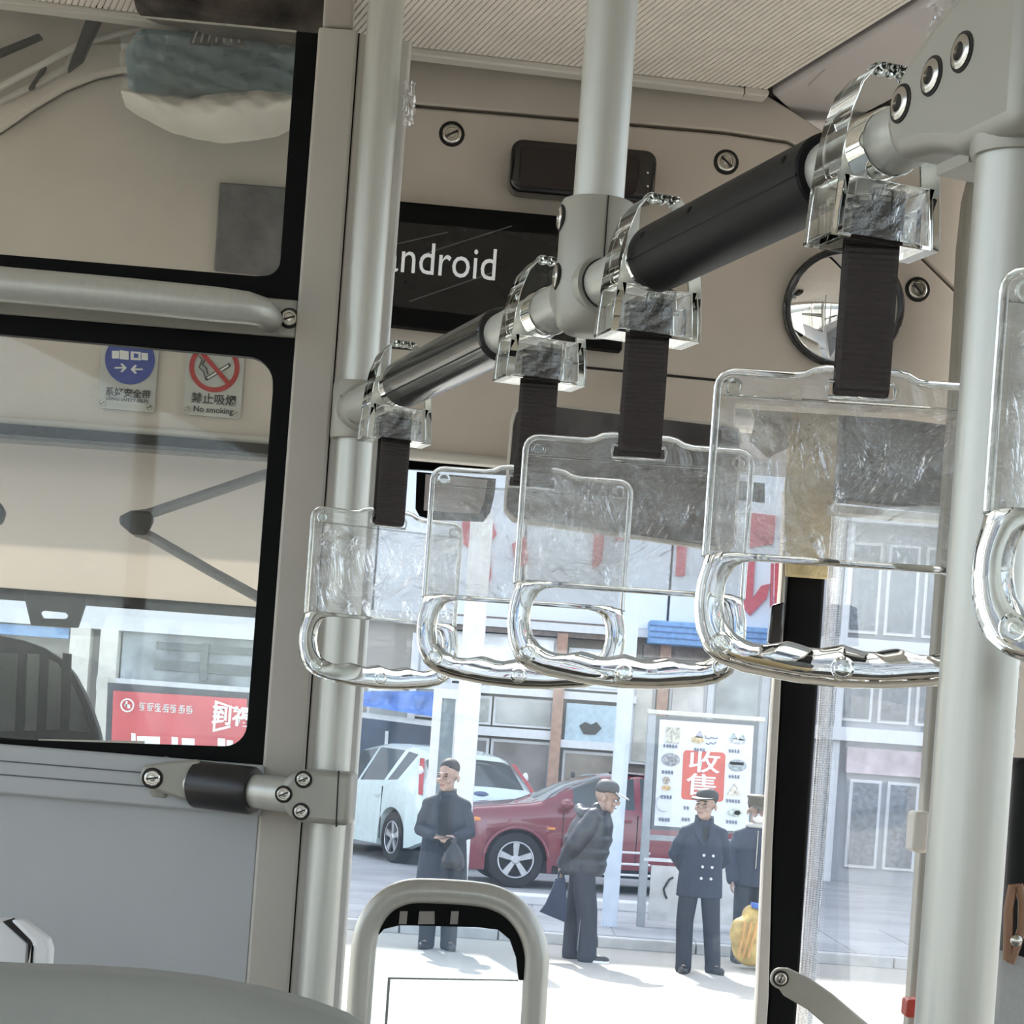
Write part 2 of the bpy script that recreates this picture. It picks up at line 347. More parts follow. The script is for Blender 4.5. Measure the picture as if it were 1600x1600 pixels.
# front lower wall under the windscreen
DW = 3.42
struct(MB().plate([Vector((-1.75, DW - .15, FLOOR)), Vector((.45, DW + .04, FLOOR)), Vector((.45, DW + .04, 1.42)), Vector((-1.75, DW - .15, 1.42))], (0, .06, 0)).build('trim_3', M_panel), 'grey panel under the windscreen')
# windscreen
ws = struct(slab('window_1', [(-400, 600), (1215, 720), (1190, 1700), (-400, 1700)], DW, .006, M_glass, None, KH), 'dusty windscreen glass at the front of the bus')
slab('black_band', [(-80, 655), (415, 690), (520, 700), (800, 720), (1195, 755), (1195, 785), (800, 742), (520, 726), (415, 712), (-80, 690)], DW - .02, .012, M_frit, ws, KH)
struct(MB().plate([Vector((-1.9, DW + .0, 2.568)), Vector((.62, DW + .20, 2.583)), Vector((.62, DW + .20, 3.1)), Vector((-1.9, DW + .0, 3.1))], (0, .08, 0)).build('shade_cowl', M_white, bevel=.02), 'unseen white cowl added above the windscreen to shade the sun blind')  # unseen cowl, added and sized to cast the shade edge on the blind
# the black post between windscreen and door
post = struct(slab('door_1', [(1240, 600), (1312, 606), (1298, 780), (1277, 1100), (1262, 1325), (1247, 1560), (1184, 2440), (1139, 2440), (1200, 1560), (1206, 1325), (1218, 1100), (1232, 900)], 3.45, .06, M_frit, None, 0, bevel=.006, bseg=3), 'black door post at the corner of the windscreen')
slab('door_seal', [(1229, 760), (1233, 760), (1219, 1100), (1207, 1325), (1201, 1560), (1139, 2440), (1123, 2440), (1184, 1560), (1195, 1325), (1208, 1100), (1222, 900)], 3.44, .05, M_part, post, 0, bevel=.004)
slab('latch', [(1206, 945), (1226, 940), (1222, 1006), (1200, 1006)], 3.42, .03, M_black, post, 0, bevel=.004)
slab('protective_wrap', [(1238, 628), (1322, 634), (1310, 760), (1296, 905), (1228, 900), (1226, 770)], 3.425, .012, mat('yellowed wrapping paper', (0.62, 0.50, 0.28), 0.6, var=0.12, scale=25, bump=0.6, bscale=60), post, 0, bevel=.003)
slab('wrap_flap', [(1165, 622), (1240, 628), (1232, 700), (1200, 716), (1172, 690), (1180, 655)], 3.40, .006, mat('cream wrapping film', (0.66, 0.60, 0.48), 0.35, var=0.15, scale=30, bump=0.8, bscale=40), post, 0)
# door leaf: glass from the post back to the rear door pillar
def DP(x, y):                                     # on the door plane, which runs along the bus side
    t = (x - 1262) / (1465 - 1262); return P(x, y, 3.45 + (3.06 - 3.45) * t)
def dquad(x0, x1, y0, y1, off=0): return [P(0, 0, 1) * 0 + DP(a, b) + Vector((0, off, 0)) for a, b in ((x0, y0), (x1, y0), (x1 - .07 * (y1 - y0), y1), (x0 - .07 * (y1 - y0), y1))]
leaf = struct(MB().plate(dquad(1318, 1500, 790, 2400), (.003, .004, 0)).build('window_2', M_dglass), 'glass leaf of the front door')
MB().plate(dquad(1300, 1324, 790, 2400, -.004), (.002, .002, 0)).build('dotted_edge', M_dots, leaf)
# protective film hanging creased over the door glass
mbf = MB(); nx, ny = 26, 70; vs = []
rnd = random.Random(3)
for j in range(ny + 1):
    for i in range(nx + 1):
        x = 1322 + (1490 - 1322) * i / nx; y = 800 + (1540 - 800) * j / ny
        w = sin(x * .09 + y * .021) * .6 + sin(x * .21 - y * .05 + 1.3) * .35 + sin(y * .11 + x * .04) * .25 + rnd.uniform(-.06, .06)
        vs.append(DP(x - .07 * (y - 800), y) + Vector((0, -.016 + .0018 * w, 0)))
mbf.add(vs, [(j * (nx + 1) + i, j * (nx + 1) + i + 1, (j + 1) * (nx + 1) + i + 1, (j + 1) * (nx + 1) + i) for j in range(ny) for i in range(nx)])
tag(mbf.build('protective_film', M_film, smooth=180), 'creased clear protective film hanging over the front door glass', 'film')
slab('door_header', [(1318, 640), (1500, 655), (1492, 800), (1308, 780)], 3.30, .05, mat('dark door gear', (0.05, 0.052, 0.055), 0.5, var=.2, scale=30), post, 0, bevel=.006)
slab('door_header_lip', [(1300, 788), (1492, 806), (1491, 816), (1299, 800)], 3.29, .05, M_trim, post, 0)
# rear door pillar
PIL = [(1536, 230), (1520, 270), (1511, 305), (1503, 380), (1497, 500), (1488, 640), (1472, 860), (1450, 1170), (1441, 1300), (1425, 1530), (1346, 2640)]
pil = struct(slab('trim_4', PIL + [(1432, 2640), (1530, 1200), (1600, 230)], 3.02, .05, mat('olive grey pillar', (0.33, 0.32, 0.28), .5, var=.02), None, 0, bevel=.008, bseg=3), 'olive grey pillar behind the front door')
slab('button_box', [(1430, 1268), (1456, 1268), (1451, 1334), (1428, 1332), (1426, 1326)], 2.96, .06, M_trim, pil, 0, bevel=.006)
rb = slab('alarm_block', [(1417, 1562), (1440, 1563), (1438, 1592), (1415, 1590)], 2.97, .04, mat('red plastic', (0.42, 0.05, 0.03), .4), pil, 0, bevel=.004)
# upper left cab lining
cove = struct(slab('trim_5', [(-80, 245), (-80, 165), (0, 122), (118, 68), (190, 62), (330, 78), (300, 118), (190, 110), (150, 118), (100, 138), (50, 168), (0, 203)], DH - .03, .02, M_beige, None, KH, bevel=.006), 'stepped beige lining over the driver')
slab('cove_strip', [(-80, 195), (0, 160), (60, 132), (108, 106), (118, 66), (112, 66), (100, 100), (0, 152), (-80, 186)], DH - .045, .012, M_part, cove, KH, bevel=.002)
slab('cove_rail', [(-80, 140), (0, 128), (128, 60), (260, 28), (262, 34), (130, 68), (0, 138), (-80, 150)], DH - .06, .012, M_trim, cove, KH, bevel=.002)
slab('dark_strut', [(152, -20), (180, -20), (128, 92), (104, 110)], DH - .09, .02, M_blackm, cove, KH, bevel=.003)
slab('vent_slot', [(-40, 92), (60, 52), (66, 58), (-40, 104)], DH - .05, .012, M_dark, cove, KH)
slab('handle_recess', [(44, 138), (66, 104), (72, 104), (52, 136)], DH - .05, .012, M_rubber, cove, KH)

# ------------------------------------------------------------------ screws
def screw(px, py, d, r, parent, k=0.0, slot_ang=40, name='screw', ring=True, axis=None):
    c = P(px, py, d, k); n = (axis or Vector((k, -1, 0))).normalized()
    mb = MB().lathe(c, n, [(r * 1.0, -.001), (r * 1.0, .0015), (r * .86, .0024), (r * .70, .0024), (r * .62, .0010), (r * .45, .0010), (r * .40, .0022), (r * .1, .0026)], 20)
    o = mb.build(name, M_steel, parent)
    if ring: MB().lathe(c - n * .0005, n, [(r * 1.35, -.0005), (r * 1.3, .0008), (r * .95, .0009)], 20).build('washer', M_dark, o)
    x, y, _ = frame_of(n); a = radians(slot_ang); dr = x * cos(a) + y * sin(a); R = Matrix((dr, n.cross(dr), n)).transposed()
    MB().box(c + n * .0024, (r * 1.5, r * .22, .0012), R).build('slot', M_ink, o)
    return o
for i, (x, y, a) in enumerate([(706, 209, 30), (1135, 253, -40), (1434, 452, -45)]):
    o = screw(x, y, DH - .001, .0145, None, KH, a, 'panel_lock', True)
    tag(o, ['round chrome quarter-turn lock near the left pole on the front panel', 'round chrome quarter-turn lock right of the black monitor housing', 'round chrome quarter-turn lock right of the convex mirror'][i], 'lock', 'quarter-turn locks on the front panel')

# ================================================================== THINGS ON THE FRONT PANEL
def rrect(x0, y0, x1, y1, r, sh=0.0715, n=5):
    """rounded rectangle in photo pixels that follows the camera roll"""
    pts = arc(x1 - r, y0 + r, r, -90, 0, n) + arc(x1 - r, y1 - r, r, 0, 90, n) + arc(x0 + r, y1 - r, r, 90, 180, n) + arc(x0 + r, y0 + r, r, 180, 270, n)
    cx, cyy = (x0 + x1) / 2, (y0 + y1) / 2
    return [(x - sh * (y - cyy), y + (sh + .02) * (x - cx)) for x, y in pts]
# black monitor housing
mon = thing('monitor_housing', 'glossy black rounded monitor housing high on the front panel', 'monitor', P(910, 266, DH, KH))
slab('shell', rrect(798, 224, 1026, 306, 18), DH - .055, .05, M_black, mon, KH, bevel=.010, bseg=4)
slab('face', rrect(812, 236, 998, 298, 10), DH - .058, .006, mat('smoked lens', (0.02, 0.014, 0.013), .08), mon, KH, bevel=.002)
slab('rear_mount', rrect(880, 250, 960, 290, 6), DH - .01, .012, M_blackm, mon, KH)
for yy in (270, 291):
    MB().ball(P(1012, yy, DH - .057, KH), .0022, 8, 6).build('indicator', M_steel, mon)
# display with white lettering
dsp = thing('display_screen', 'wide black display with white lettering on the front panel', 'screen', P(790, 430, DH, KH))
slab('bezel', [(560, 308), (985, 347), (972, 548), (548, 500)], DH - .03, .028, M_frit, dsp, KH, bevel=.003)
slab('panel', [(585, 343), (945, 374), (936, 515), (576, 474)], DH - .032, .004, mat('dark display glass', (0.012, 0.012, 0.012), .06, var=.2, scale=9), dsp, KH)
text_mesh('lettering', 'android', mat('white screen light', (0.75, 0.77, 0.78), .5, emit=.25), .0560, facing(P(689, 409, DH - .0335, KH), KH) @ Matrix.Diagonal((.98, 1.22, 1, 1)), dsp, ext=.0004)
rf = MB()
for a, b in [((600, 385), (700, 362)), ((665, 395), (800, 352)), ((640, 470), (770, 425))]:
    rf.plate([P(a[0], a[1], DH - .0335, KH), P(b[0], b[1], DH - .0335, KH), P(b[0], b[1] + 2, DH - .0335, KH), P(a[0], a[1] + 2, DH - .0335, KH)], (0, -.0003, 0))
rf.build('film_crease', mat('film crease', (.12, .12, .12), .2), dsp)
# round convex mirror
cmir = thing('convex_mirror', 'round convex mirror with black rim beside the strap', 'mirror', P(1318, 481, DH, KH))
cc = P(1318, 481, DH - .03, KH); nn = Vector((-.16, -1, -.10)).normalized(); rr = 94 / F * 3.06
prof = [(rr * .955 * sin(a), .050 * (cos(a) - .0)) for a in [pi / 2 * i / 10 for i in range(10, -1, -1)]]
Rm = rr * .955; dome = [(max(.0005, Rm * q), .030 * (1 - q * q)) for q in [1 - i / 12 for i in range(13)]]
MB().lathe(cc, nn, [(Rm, -.012)] + dome, 48).build('mirror_glass', M_mirror, cmir, smooth=80)
MB().tube([cc + (frame_of(nn)[0] * cos(2 * pi * j / 48) + frame_of(nn)[1] * sin(2 * pi * j / 48)) * rr * .97 for j in range(48)], .0045, 10, closed=True).build('rim', M_black, cmir)
MB().lathe(cc - nn * .045, nn, [(rr * .3, 0), (rr * .5, .02), (rr * .95, .038)], 32).build('back_shell', M_black, cmir)
# interior rear-view mirror hanging under the panel
rvm = thing('rear_view_mirror', 'wide interior rear-view mirror with pale rim under the front panel', 'mirror', P(970, 740, 3.0))
RV = [(786, 798), (797, 660), (802, 640), (815, 629), (830, 627), (1140, 662), (1156, 670), (1160, 685), (1150, 850), (1140, 862), (800, 815)]
slab('frame', RV, 3.0, .02, M_trim, rvm, 0, bevel=.004)
slab('glass', [(x + (5 if x < 900 else -5), y + (5 if y < 720 else -6)) for x, y in RV], 2.998, .004, mat('dark mirror', (0.10, 0.10, 0.11), .08, 1.0, var=.25, scale=7, bump=.15, bscale=6), rvm, 0)
MB().tube([P(980, 650, 3.01), P(985, 600, 3.05), P(985, 590, 3.10)], .012, 10).build('arm', M_blackm, rvm)
# notice frame stuck to the windscreen
nf = thing('notice_frame', 'black framed pale notice stuck on the windscreen behind the strap handles', 'notice', P(710, 775, 3.38))
slab('border', [(651, 737), (775, 748), (773, 770), (766, 800), (755, 815), (675, 812), (655, 806), (649, 795)], 3.36, .006, M_frit, nf, 0)
slab('sheet', [(665, 741), (762, 750), (756, 785), (748, 803), (662, 797)], 3.355, .004, mat('pale lilac sheet', (0.60, 0.56, 0.58), .6), nf, 0)

# driver's signs
def sign_plate(name, label, x0, y0, x1, y1):
    t = thing(name, label, 'sign', P((x0 + x1) / 2, y1, DH - .004, KH))
    slab('plate', rrect(x0, y0, x1, y1, 5), DH - .006, .004, mat('brushed sign metal', (0.52, 0.52, 0.49), .35, .3), t, KH)
    for x in (x0 + 8, x1 - 8): screw(x - 5, y1 - 8 + (.09 * (x - (x0 + x1) / 2)), DH - .006, .0045, t, KH, 30, 'rivet', False)
    return t
def disc(name, px, py, r_px, m, parent, r_in=0.0, d=DH - .0075, seg=40, th=.0006):
    c = P(px, py, d, KH); x = Vector((1, KH, 0)).normalized(); z = Vector((0, 0, 1)); r = r_px / F * d
    ring = lambda q: [c + (x * cos(2 * pi * i / seg) + z * sin(2 * pi * i / seg)) * q for i in range(seg)]
    return MB().plate(ring(r), (0, th, 0), [ring(r_in / F * d)] if r_in else ()).build(name, m, parent)
M_blue = mat('sign blue', (0.03, 0.06, 0.32), .4); M_red = mat('sign red', (0.42, 0.03, 0.03), .4)
def poly(name, pts, m, parent, d=DH - .0085, th=.0006): return slab(name, pts, d, th, m, parent, KH)
sb = sign_plate('seat_belt_sign', 'metal seat belt sign with blue disc behind the partition glass', 157, 502, 246, 641)
disc('blue_disc', 203, 562, 38, M_blue, sb)
for q, nm in (([(175, 548), (186, 548), (186, 560), (175, 560)], 'belt_end'), ([(187, 547), (201, 549), (201, 562), (187, 561)], 'belt_tongue'), ([(204, 549), (220, 550), (220, 563), (204, 562)], 'buckle'), ([(221, 551), (231, 552), (231, 563), (221, 562)], 'belt_end')):
    poly(nm, q, M_white, sb)
poly('buckle_button', [(209, 552), (216, 553), (216, 559), (209, 559)], M_blue, sb, DH - .0095)
for x, sgn in ((188, 1), (214, -1)):
    a0 = x - 9 * sgn; a1 = x + 9 * sgn; yy = 576 + .09 * (x - 203)
    poly('arrow', [(a0, yy - 1.2), (a1 - 5 * sgn, yy - 1.2), (a1 - 9 * sgn, yy - 6), (a1 - 6 * sgn, yy - 7), (a1 + 1 * sgn, yy), (a1 - 6 * sgn, yy + 7), (a1 - 9 * sgn, yy + 6), (a1 - 5 * sgn, yy + 1.2), (a0, yy + 1.2)], M_white, sb)
text_mesh('caption', '系好安全带', M_ink, .0135, facing(P(200, 615, DH - .0066, KH), KH), sb, ext=.0003, bold=.0003)
text_mesh('caption', 'USING SAFETY BELTS', M_ink, .0066, facing(P(199, 625, DH - .0066, KH), KH), sb, ext=.0003, bold=.0001)
ns = sign_plate('no_smoking_sign', 'metal no-smoking sign with red ring behind the partition glass', 290, 515, 380, 651)
disc('red_ring', 335, 574, 38.5, M_red, ns, r_in=31)
poly('cigarette', [(320, 590), (358, 567), (361, 572), (323, 595)], M_ink, ns, DH - .0078)
poly('cigarette_paper', [(323, 590), (356, 570), (358, 572), (325, 592)], M_white, ns, DH - .0084)
MB().tube([P(x, y, DH - .008, KH) for x, y in ((322, 594), (318, 580), (311, 574), (316, 562), (311, 556))], .0011, 6).build('smoke', M_ink, ns)
MB().tube([P(x, y, DH - .008, KH) for x, y in ((325, 585), (322, 574), (316, 570), (321, 560), (316, 553))], .0011, 6).build('smoke', M_ink, ns)
poly('red_bar', [(309, 549), (315, 545), (360, 598), (355, 602)], M_red, ns, DH - .0092)
text_mesh('caption', '禁止吸烟', M_ink, .0168, facing(P(334, 625, DH - .0066, KH), KH), ns, ext=.0003, bold=.0003)
text_mesh('caption', 'No smoking', M_ink, .0120, facing(P(333, 641, DH - .0066, KH), KH), ns, ext=.0003, bold=.0002)
# dark strip, grey roller blind and its folding arms
bl = thing('sun_blind', 'grey roller sun blind behind the partition glass', 'blind', P(200, 940, 3.28))
slab('headrail', [(-80, 660), (430, 695), (430, 712), (-80, 690), ], DH - .02, .05, M_blackm, bl, KH)
slab('headrail_lip', [(-80, 684), (430, 710), (430, 716), (-80, 692)], DH - .025, .05, mat('dark grey strip', (.10, .10, .10), .5), bl, KH)
m_bl = bpy.data.materials.new('blind cloth'); m_bl.use_nodes = True; nt = m_bl.node_tree; nt.nodes.clear()
o_ = nt.nodes.new('ShaderNodeOutputMaterial'); a_ = nt.nodes.new('ShaderNodeBsdfDiffuse'); b_ = nt.nodes.new('ShaderNodeBsdfTranslucent'); mx = nt.nodes.new('ShaderNodeMixShader'); mx.inputs[0].default_value = .31
wv = nt.nodes.new('ShaderNodeTexNoise'); wv.inputs['Scale'].default_value = 320; tc_ = nt.nodes.new('ShaderNodeTexCoord'); cr_ = nt.nodes.new('ShaderNodeValToRGB')
cr_.color_ramp.elements[0].color = (.74, .61, .48, 1); cr_.color_ramp.elements[1].color = (.86, .73, .60, 1)
nt.links.new(tc_.outputs['Object'], wv.inputs['Vector']); nt.links.new(wv.outputs['Fac'], cr_.inputs[0]); nt.links.new(cr_.outputs[0], b_.inputs[0])
a_.inputs[0].default_value = (.40, .40, .41, 1); nt.links.new(a_.outputs[0], mx.inputs[1]); nt.links.new(b_.outputs[0], mx.inputs[2]); nt.links.new(mx.outputs[0], o_.inputs[0])
mbc = MB(); mbc.add([P(x, y, 3.30, KH) for x, y in [(-1000, 607), (450, 715), (440, 957), (400, 952), (0, 929), (-1000, 846)]], [(0, 1, 2, 3, 4, 5)]); mbc.build('cloth', m_bl, bl)
slab('bottom_bar', [(-80, 922), (440, 951), (440, 968), (-80, 944)], 3.29, .012, M_blackm, bl, KH)
for pts in ([(425, 738), (330, 770), (232, 803), (208, 806)], [(425, 945), (330, 893), (235, 838), (212, 830)]):
    MB().tube([P(x, y, 3.24, KH) for x, y in pts], .0085, 10).build('folding_arm', mat('dark arm', (.20, .19, .18), .5), bl)
slab('elbow', [(186, 806), (205, 797), (236, 799), (240, 812), (228, 836), (205, 834), (186, 818)], 3.225, .02, M_rubber, bl, KH, bevel=.004)
slab('elbow', [(-30, 780), (0, 785), (8, 800), (2, 818), (-30, 822)], 3.225, .02, M_rubber, bl, KH, bevel=.004)
slab('pull_handle', [(36, 926), (138, 932), (122, 981), (48, 977)], 3.27, .01, M_blackm, bl, KH, holes=[[(63, 957), (68, 954), (102, 957), (107, 962), (103, 967), (68, 966)]], bevel=.002)
# driver's dark mirror dome by the windscreen, bottom left
dm = thing('driver_mirror', 'black domed driver mirror behind the lower partition glass', 'mirror', P(60, 1160, 3.0))
DOME = [(-90, 985), (-40, 987), (0, 993), (35, 1000), (65, 1011), (95, 1030), (115, 1054), (130, 1082), (142, 1110), (152, 1138), (158, 1164), (-90, 1164)]
slab('shell', DOME, 3.0, .05, M_blackm, dm, KH, bevel=.008)
slab('glass', [(-90, 1018), (0, 1020), (60, 1022), (90, 1036), (112, 1066), (128, 1104), (142, 1145), (100, 1140), (0, 1143), (-90, 1143)], 2.995, .006, mat('smoked mirror', (0.035, 0.035, 0.033), .1, .8, var=.6, scale=14, bump=1.0, bscale=8, stretch=(1, 1, .12)), dm, KH)
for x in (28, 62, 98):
    slab('reflected_bar', [(x, 1020), (x + 14, 1022), (x + 9, 1142), (x - 5, 1142)], 2.992, .003, M_blackm, dm, KH)  # dark bars modelled in place of reflections in the mirror glass
dash = thing('dashboard_tray', 'black dashboard tray with yellow edging under the mirror dome', 'tray', P(100, 1180, 2.9))
slab('tray', [(-90, 1148), (0, 1152), (150, 1160), (300, 1172), (300, 1215), (-90, 1195)], 2.92, .05, M_blackm, dash, KH, bevel=.004)
slab('yellow_edge', [(88, 1160), (224, 1163), (222, 1182), (212, 1181), (210, 1172), (92, 1168)], 2.90, .01, mat('yellow tape', (.55, .38, .05), .5), dash, KH)
slab('grey_edge', [(60, 1155), (224, 1158), (224, 1162), (60, 1159)], 2.90, .02, M_part, dash, KH)
# blue unit wrapped in film, dark bag above it and a grey plate
bu = thing('wrapped_unit', 'blue ventilation unit wrapped in clear film above the driver', 'unit', P(330, 220, 2.95))
slab('casing', [(194, 74), (215, 40), (480, 58), (474, 160), (200, 140)], 2.93, .14, mat('blue casing', (0.10, 0.19, 0.23), .4), bu, KH, bevel=.012, bseg=3)
slab('grille', [(308, 36), (372, 42), (384, 72), (296, 66)], 2.92, .012, mat('dark grille', (.09, .08, .07), .6), bu, KH)
for i in range(7): slab('grille_bar', [(300 + 12 * i, 66), (303 + 12 * i, 66), (313 + 10 * i, 38), (310 + 10 * i, 38)], 2.918, .003, M_trim, bu, KH)
mbw = MB(); rnd = random.Random(11); vs = []; nx, ny = 40, 16
for j in range(ny + 1):
    for i in range(nx + 1):
        q = i / nx; x = 196 + (476 - 196) * q; top = 146 + 8 * sin(q * 6); bot = 152 + 70 * sin(pi * min(1, q * .82 + .06)) ** .7
        y = top + (bot - top) * j / ny
        w = sin(q * 23 + j * .5) * .5 + sin(q * 41 - j * .9) * .3 + rnd.uniform(-.3, .3)
        vs.append(P(x, y + (x - 330) * .05, 2.905 + .05 * (j / ny) ** 2, KH) + Vector((0, .006 * w - .03 * sin(pi * j / ny), 0)))
mbw.add(vs, [(j * (nx + 1) + i, j * (nx + 1) + i + 1, (j + 1) * (nx + 1) + i + 1, (j + 1) * (nx + 1) + i) for j in range(ny) for i in range(nx)])
mbw.build('white_diffuser', mat('milky film', (.66, .63, .57), .35, var=.06), bu, smooth=180)
mbw = MB(); vs = []
for j in range(ny + 1):
    for i in range(nx + 1):
        q = i / nx; x = 188 + (480 - 188) * q; y = 58 + (160 - 58) * j / ny + (x - 330) * .05
        f = 1 - min(1, abs(x - 335) / (20 + 45 * (1 - j / ny)))
        w = sin(q * 31 + j * .7) * .5 + sin(q * 17 - j * 1.3) * .4 + rnd.uniform(-.35, .35)
        vs.append(P(x, y, 2.90, KH) + Vector((0, .010 * w, 0)))
mbw.add(vs, [(j * (nx + 1) + i, j * (nx + 1) + i + 1, (j + 1) * (nx + 1) + i + 1, (j + 1) * (nx + 1) + i) for j in range(ny) for i in range(nx)])
mbw.build('wrapping_film', M_wrap, bu, smooth=180)
db = slab('stowed_bag', [(195, -70), (560, -70), (530, 42), (470, 44), (420, 36), (330, 27), (285, 12), (240, 6), (205, -8)], 2.80, .09, mat('brown black fabric', (0.045, 0.036, 0.03), .8, var=.4, scale=20, bump=.8, bscale=25), None, KH, bevel=.012, bseg=3)
tag(db, 'crumpled dark bag stowed above the partition', 'bag')
gp = slab('grey_plate', [(343, 284), (460, 293), (450, 434), (334, 422)], DH - .012, .01, mat('dark grey rubber plate', (.105, .10, .10), .5, var=.15, scale=30, bump=.3, bscale=60), None, KH, bevel=.003)
tag(gp, 'square dark grey plate on the front panel behind the upper glass', 'plate')
# ================================================================== DRIVER'S PARTITION
KP, DPN = 0.075, 2.25
part = thing('driver_partition', 'grey driver partition with two black-edged glass panes', 'partition', P(300, 1600, DPN, KP))
def pslab(name, pts, dz, th, m, bevel=.002, parent=None, **kw): return slab(name, pts, DPN + dz, th, m, parent or part, KP, bevel=bevel, **kw)
xl = lambda y: 498 - .0757 * (y - 42)
xr = lambda y: 560 - .0725 * (y - 46)
pslab('stile', [(xl(42), 41), (xr(46), 46), (xr(3140), 3140), (xl(3140), 3140)], -.004, .035, M_part, .003)
pslab('edge_strip', [(xr(52) + 2, 52), (xr(52) + 17, 53), (xr(3140) + 17, 3140), (xr(3140) + 2, 3140)], 0, .03, M_part, .002)
pslab('stile_gap', [(xr(52), 52), (xr(52) + 3, 52), (xr(3140) + 3, 3140), (xr(3140), 3140)], .006, .02, M_dark, 0)
pslab('top_post', [(508, -30), (554, -30), (552, 45), (504, 41)], .004, .03, mat('taupe post', (.40, .36, .32), .5), .003)
pslab('edge_profile', [(644, 62), (612, 62), (402, 3140), (422, 3140), (577, 965)], .06, .03, mat('pale aluminium profile', (.62, .62, .60), .35, .4), .004)
ug = pslab('glass_pane', [(-80, -15), (488, 51), (460, 466), (-80, 408)], .010, .005, M_cab, 0)
MB().tube([P(-1600, -144, DPN + .0125, KP), P(463, 49, DPN + .0125, KP)], .0011, 6).build('glass_edge', M_trim, ug)
pslab('black_border', [(497, 52), (467, 474), (-80, 414), (-80, 390), (0, 397), (398, 431)] + arc(412, 405, 26, 88, 5, 7) + [(463, 49)], .006, .014, M_frit, .001)
hp_ = pslab('handle_plate', [(-80, 410), (466, 469), (462, 528), (-80, 488)], .001, .02, M_joint, .002)
tube_d = lambda pts, r, n=14, sy=1.0: MB().tube([P(x, y, d, KP) for x, y, d in pts], r, n, sy=sy)
tube_d([(-1580, 300, 2.20), (0, 444, 2.20), (200, 462, 2.20), (340, 476, 2.20), (385, 481, 2.203), (408, 487, 2.212), (418, 494, 2.225), (421, 500, 2.25)], [.0185] * 4 + [.0175, .016, .0145, .0145], 18).build('grab_handle', M_alu, part, smooth=60)
screw(452, 497, DPN + .000, .0085, part, KP, 20, 'screw', True)
screw(343, 500, DPN + .000, .003, part, KP, 20, 'hole_plug', False)
pslab('glass_pane', [(-80, 500), (455, 545), (410, 1185), (-80, 1155)], .010, .005, M_cab, 0)
pslab('black_border', [(-80, 487), (462, 529), (413, 1196), (-80, 1166), (-80, 1150), (0, 1155), (345, 1166)] + arc(350, 1130, 36, 88, 8, 6) + [(426, 612)] + arc(386, 597, 40, -2, -88, 6) + [(0, 522), (-80, 515)], .004, .014, M_frit, .001)
pslab('sill', [(-80, 1162), (413, 1196), (408, 1276), (-80, 1230)], -.012, .035, M_panel, .003)
for a, b in (((-80, 1184), (233, 1207)), ((-80, 1208), (233, 1228))):
    pslab('sill_groove', [(a[0], a[1]), (b[0], b[1]), (b[0], b[1] + 2.2), (a[0], a[1] + 2.2)], -.0128, .003, mat('groove', (.12, .12, .12), .6), 0)
pslab('lower_panel', [(-80, 1222), (406, 1268), (xl(3140) - 2, 3140), (-80, 3140)], 0, .02, M_panel, .002)

# ================================================================== RAIL, POLES, JOINTS
def rail_pt(px):
    y = 635 + (560 - px) * .495; v = ((px - CX) * ST - (y - CY) * CT) / F
    return P(px, y, .344 / v)
R0, R1 = rail_pt(548), rail_pt(1590)
R0.z = R1.z = CAMZ + .344
RD = (R1 - R0).normalized(); RL = (R1 - R0).length           # from far to near
RYAW = math.atan2(-RD.x, RD.y) + pi                          # heading of the rail
RSIDE = Vector((0, 0, 1)).cross(RD).normalized()             # horizontal, across the rail
def rail_at(px):                                             # the rail point on the sight line of column px
    q = rail_pt(px); return R0 + RD * ((q - R0).dot(RD))
RR = .018
rail = thing('grab_rail', 'silver overhead grab rail running along the aisle', 'rail', R0)
MB().cyl(R0, R1 + RD * .45, RR, 32).build('tube', M_alu, rail)
def sleeve(a, b, r, m, name, label=None):
    A_, B_ = rail_at(a), rail_at(b); ax = (B_ - A_).normalized(); ln = (B_ - A_).length
    o = MB().lathe(A_, ax, [(RR + .0003, 0), (r - .0015, 0), (r, .0015), (r, ln - .0015), (r - .0015, ln), (RR + .0003, ln)], 32).build(name, m, rail)
    return o, A_, B_, ax
g1, a_, b_, ax_ = sleeve(633, 787, .0235, mat('black glossy sleeve', (.02, .02, .02), .25, coat=.3), 'foam_sleeve')
tag(g1, 'glossy black sleeve')
MB().box((a_ + b_) / 2 + RSIDE * .0 + (Vector((0, 0, 1)) * .3 - AX * 0 - RSIDE * 0).normalized() * 0 + Vector((0, 0, 0)), (.0001, .0001, .0001)).v.clear()
def seam_on(o, A_, B_, r, ang, parent):
    up = Vector((0, 0, 1)); dr = (RSIDE * cos(radians(ang)) + up * sin(radians(ang)))
    MB().tube([A_ + dr * r, B_ + dr * r], .0008, 6).build('seam', M_dark, parent)
seam_on(g1, a_, b_, .0234, 182, g1); seam_on(g1, a_, b_, .0234, 215, g1)
g2, a_, b_, ax_ = sleeve(1024, 1300, .0235, M_blackm, 'screen_sleeve'); tag(g2, 'matt black two-part sleeve')
for an in (196, 160): pass
seam_on(g2, a_, b_, .0235, 192, g2)
mb_ = MB()
mb_.lathe(a_ + ax_ * .001, ax_, [(RR, 0), (.0226, 0), (.0226, .0005)], 32); mb_.build('end_ring', M_rubber, g2)
for f in (.10, .40, .92):
    c = a_ + (b_ - a_) * f; dr = (RSIDE * cos(radians(158)) + Vector((0, 0, 1)) * sin(radians(158)))
    MB().lathe(c + dr * .0232, dr, [(.0028, -.001), (.0026, .0008), (.0015, .0008), (.0012, .0002)], 12).build('screw', M_blackm, g2)
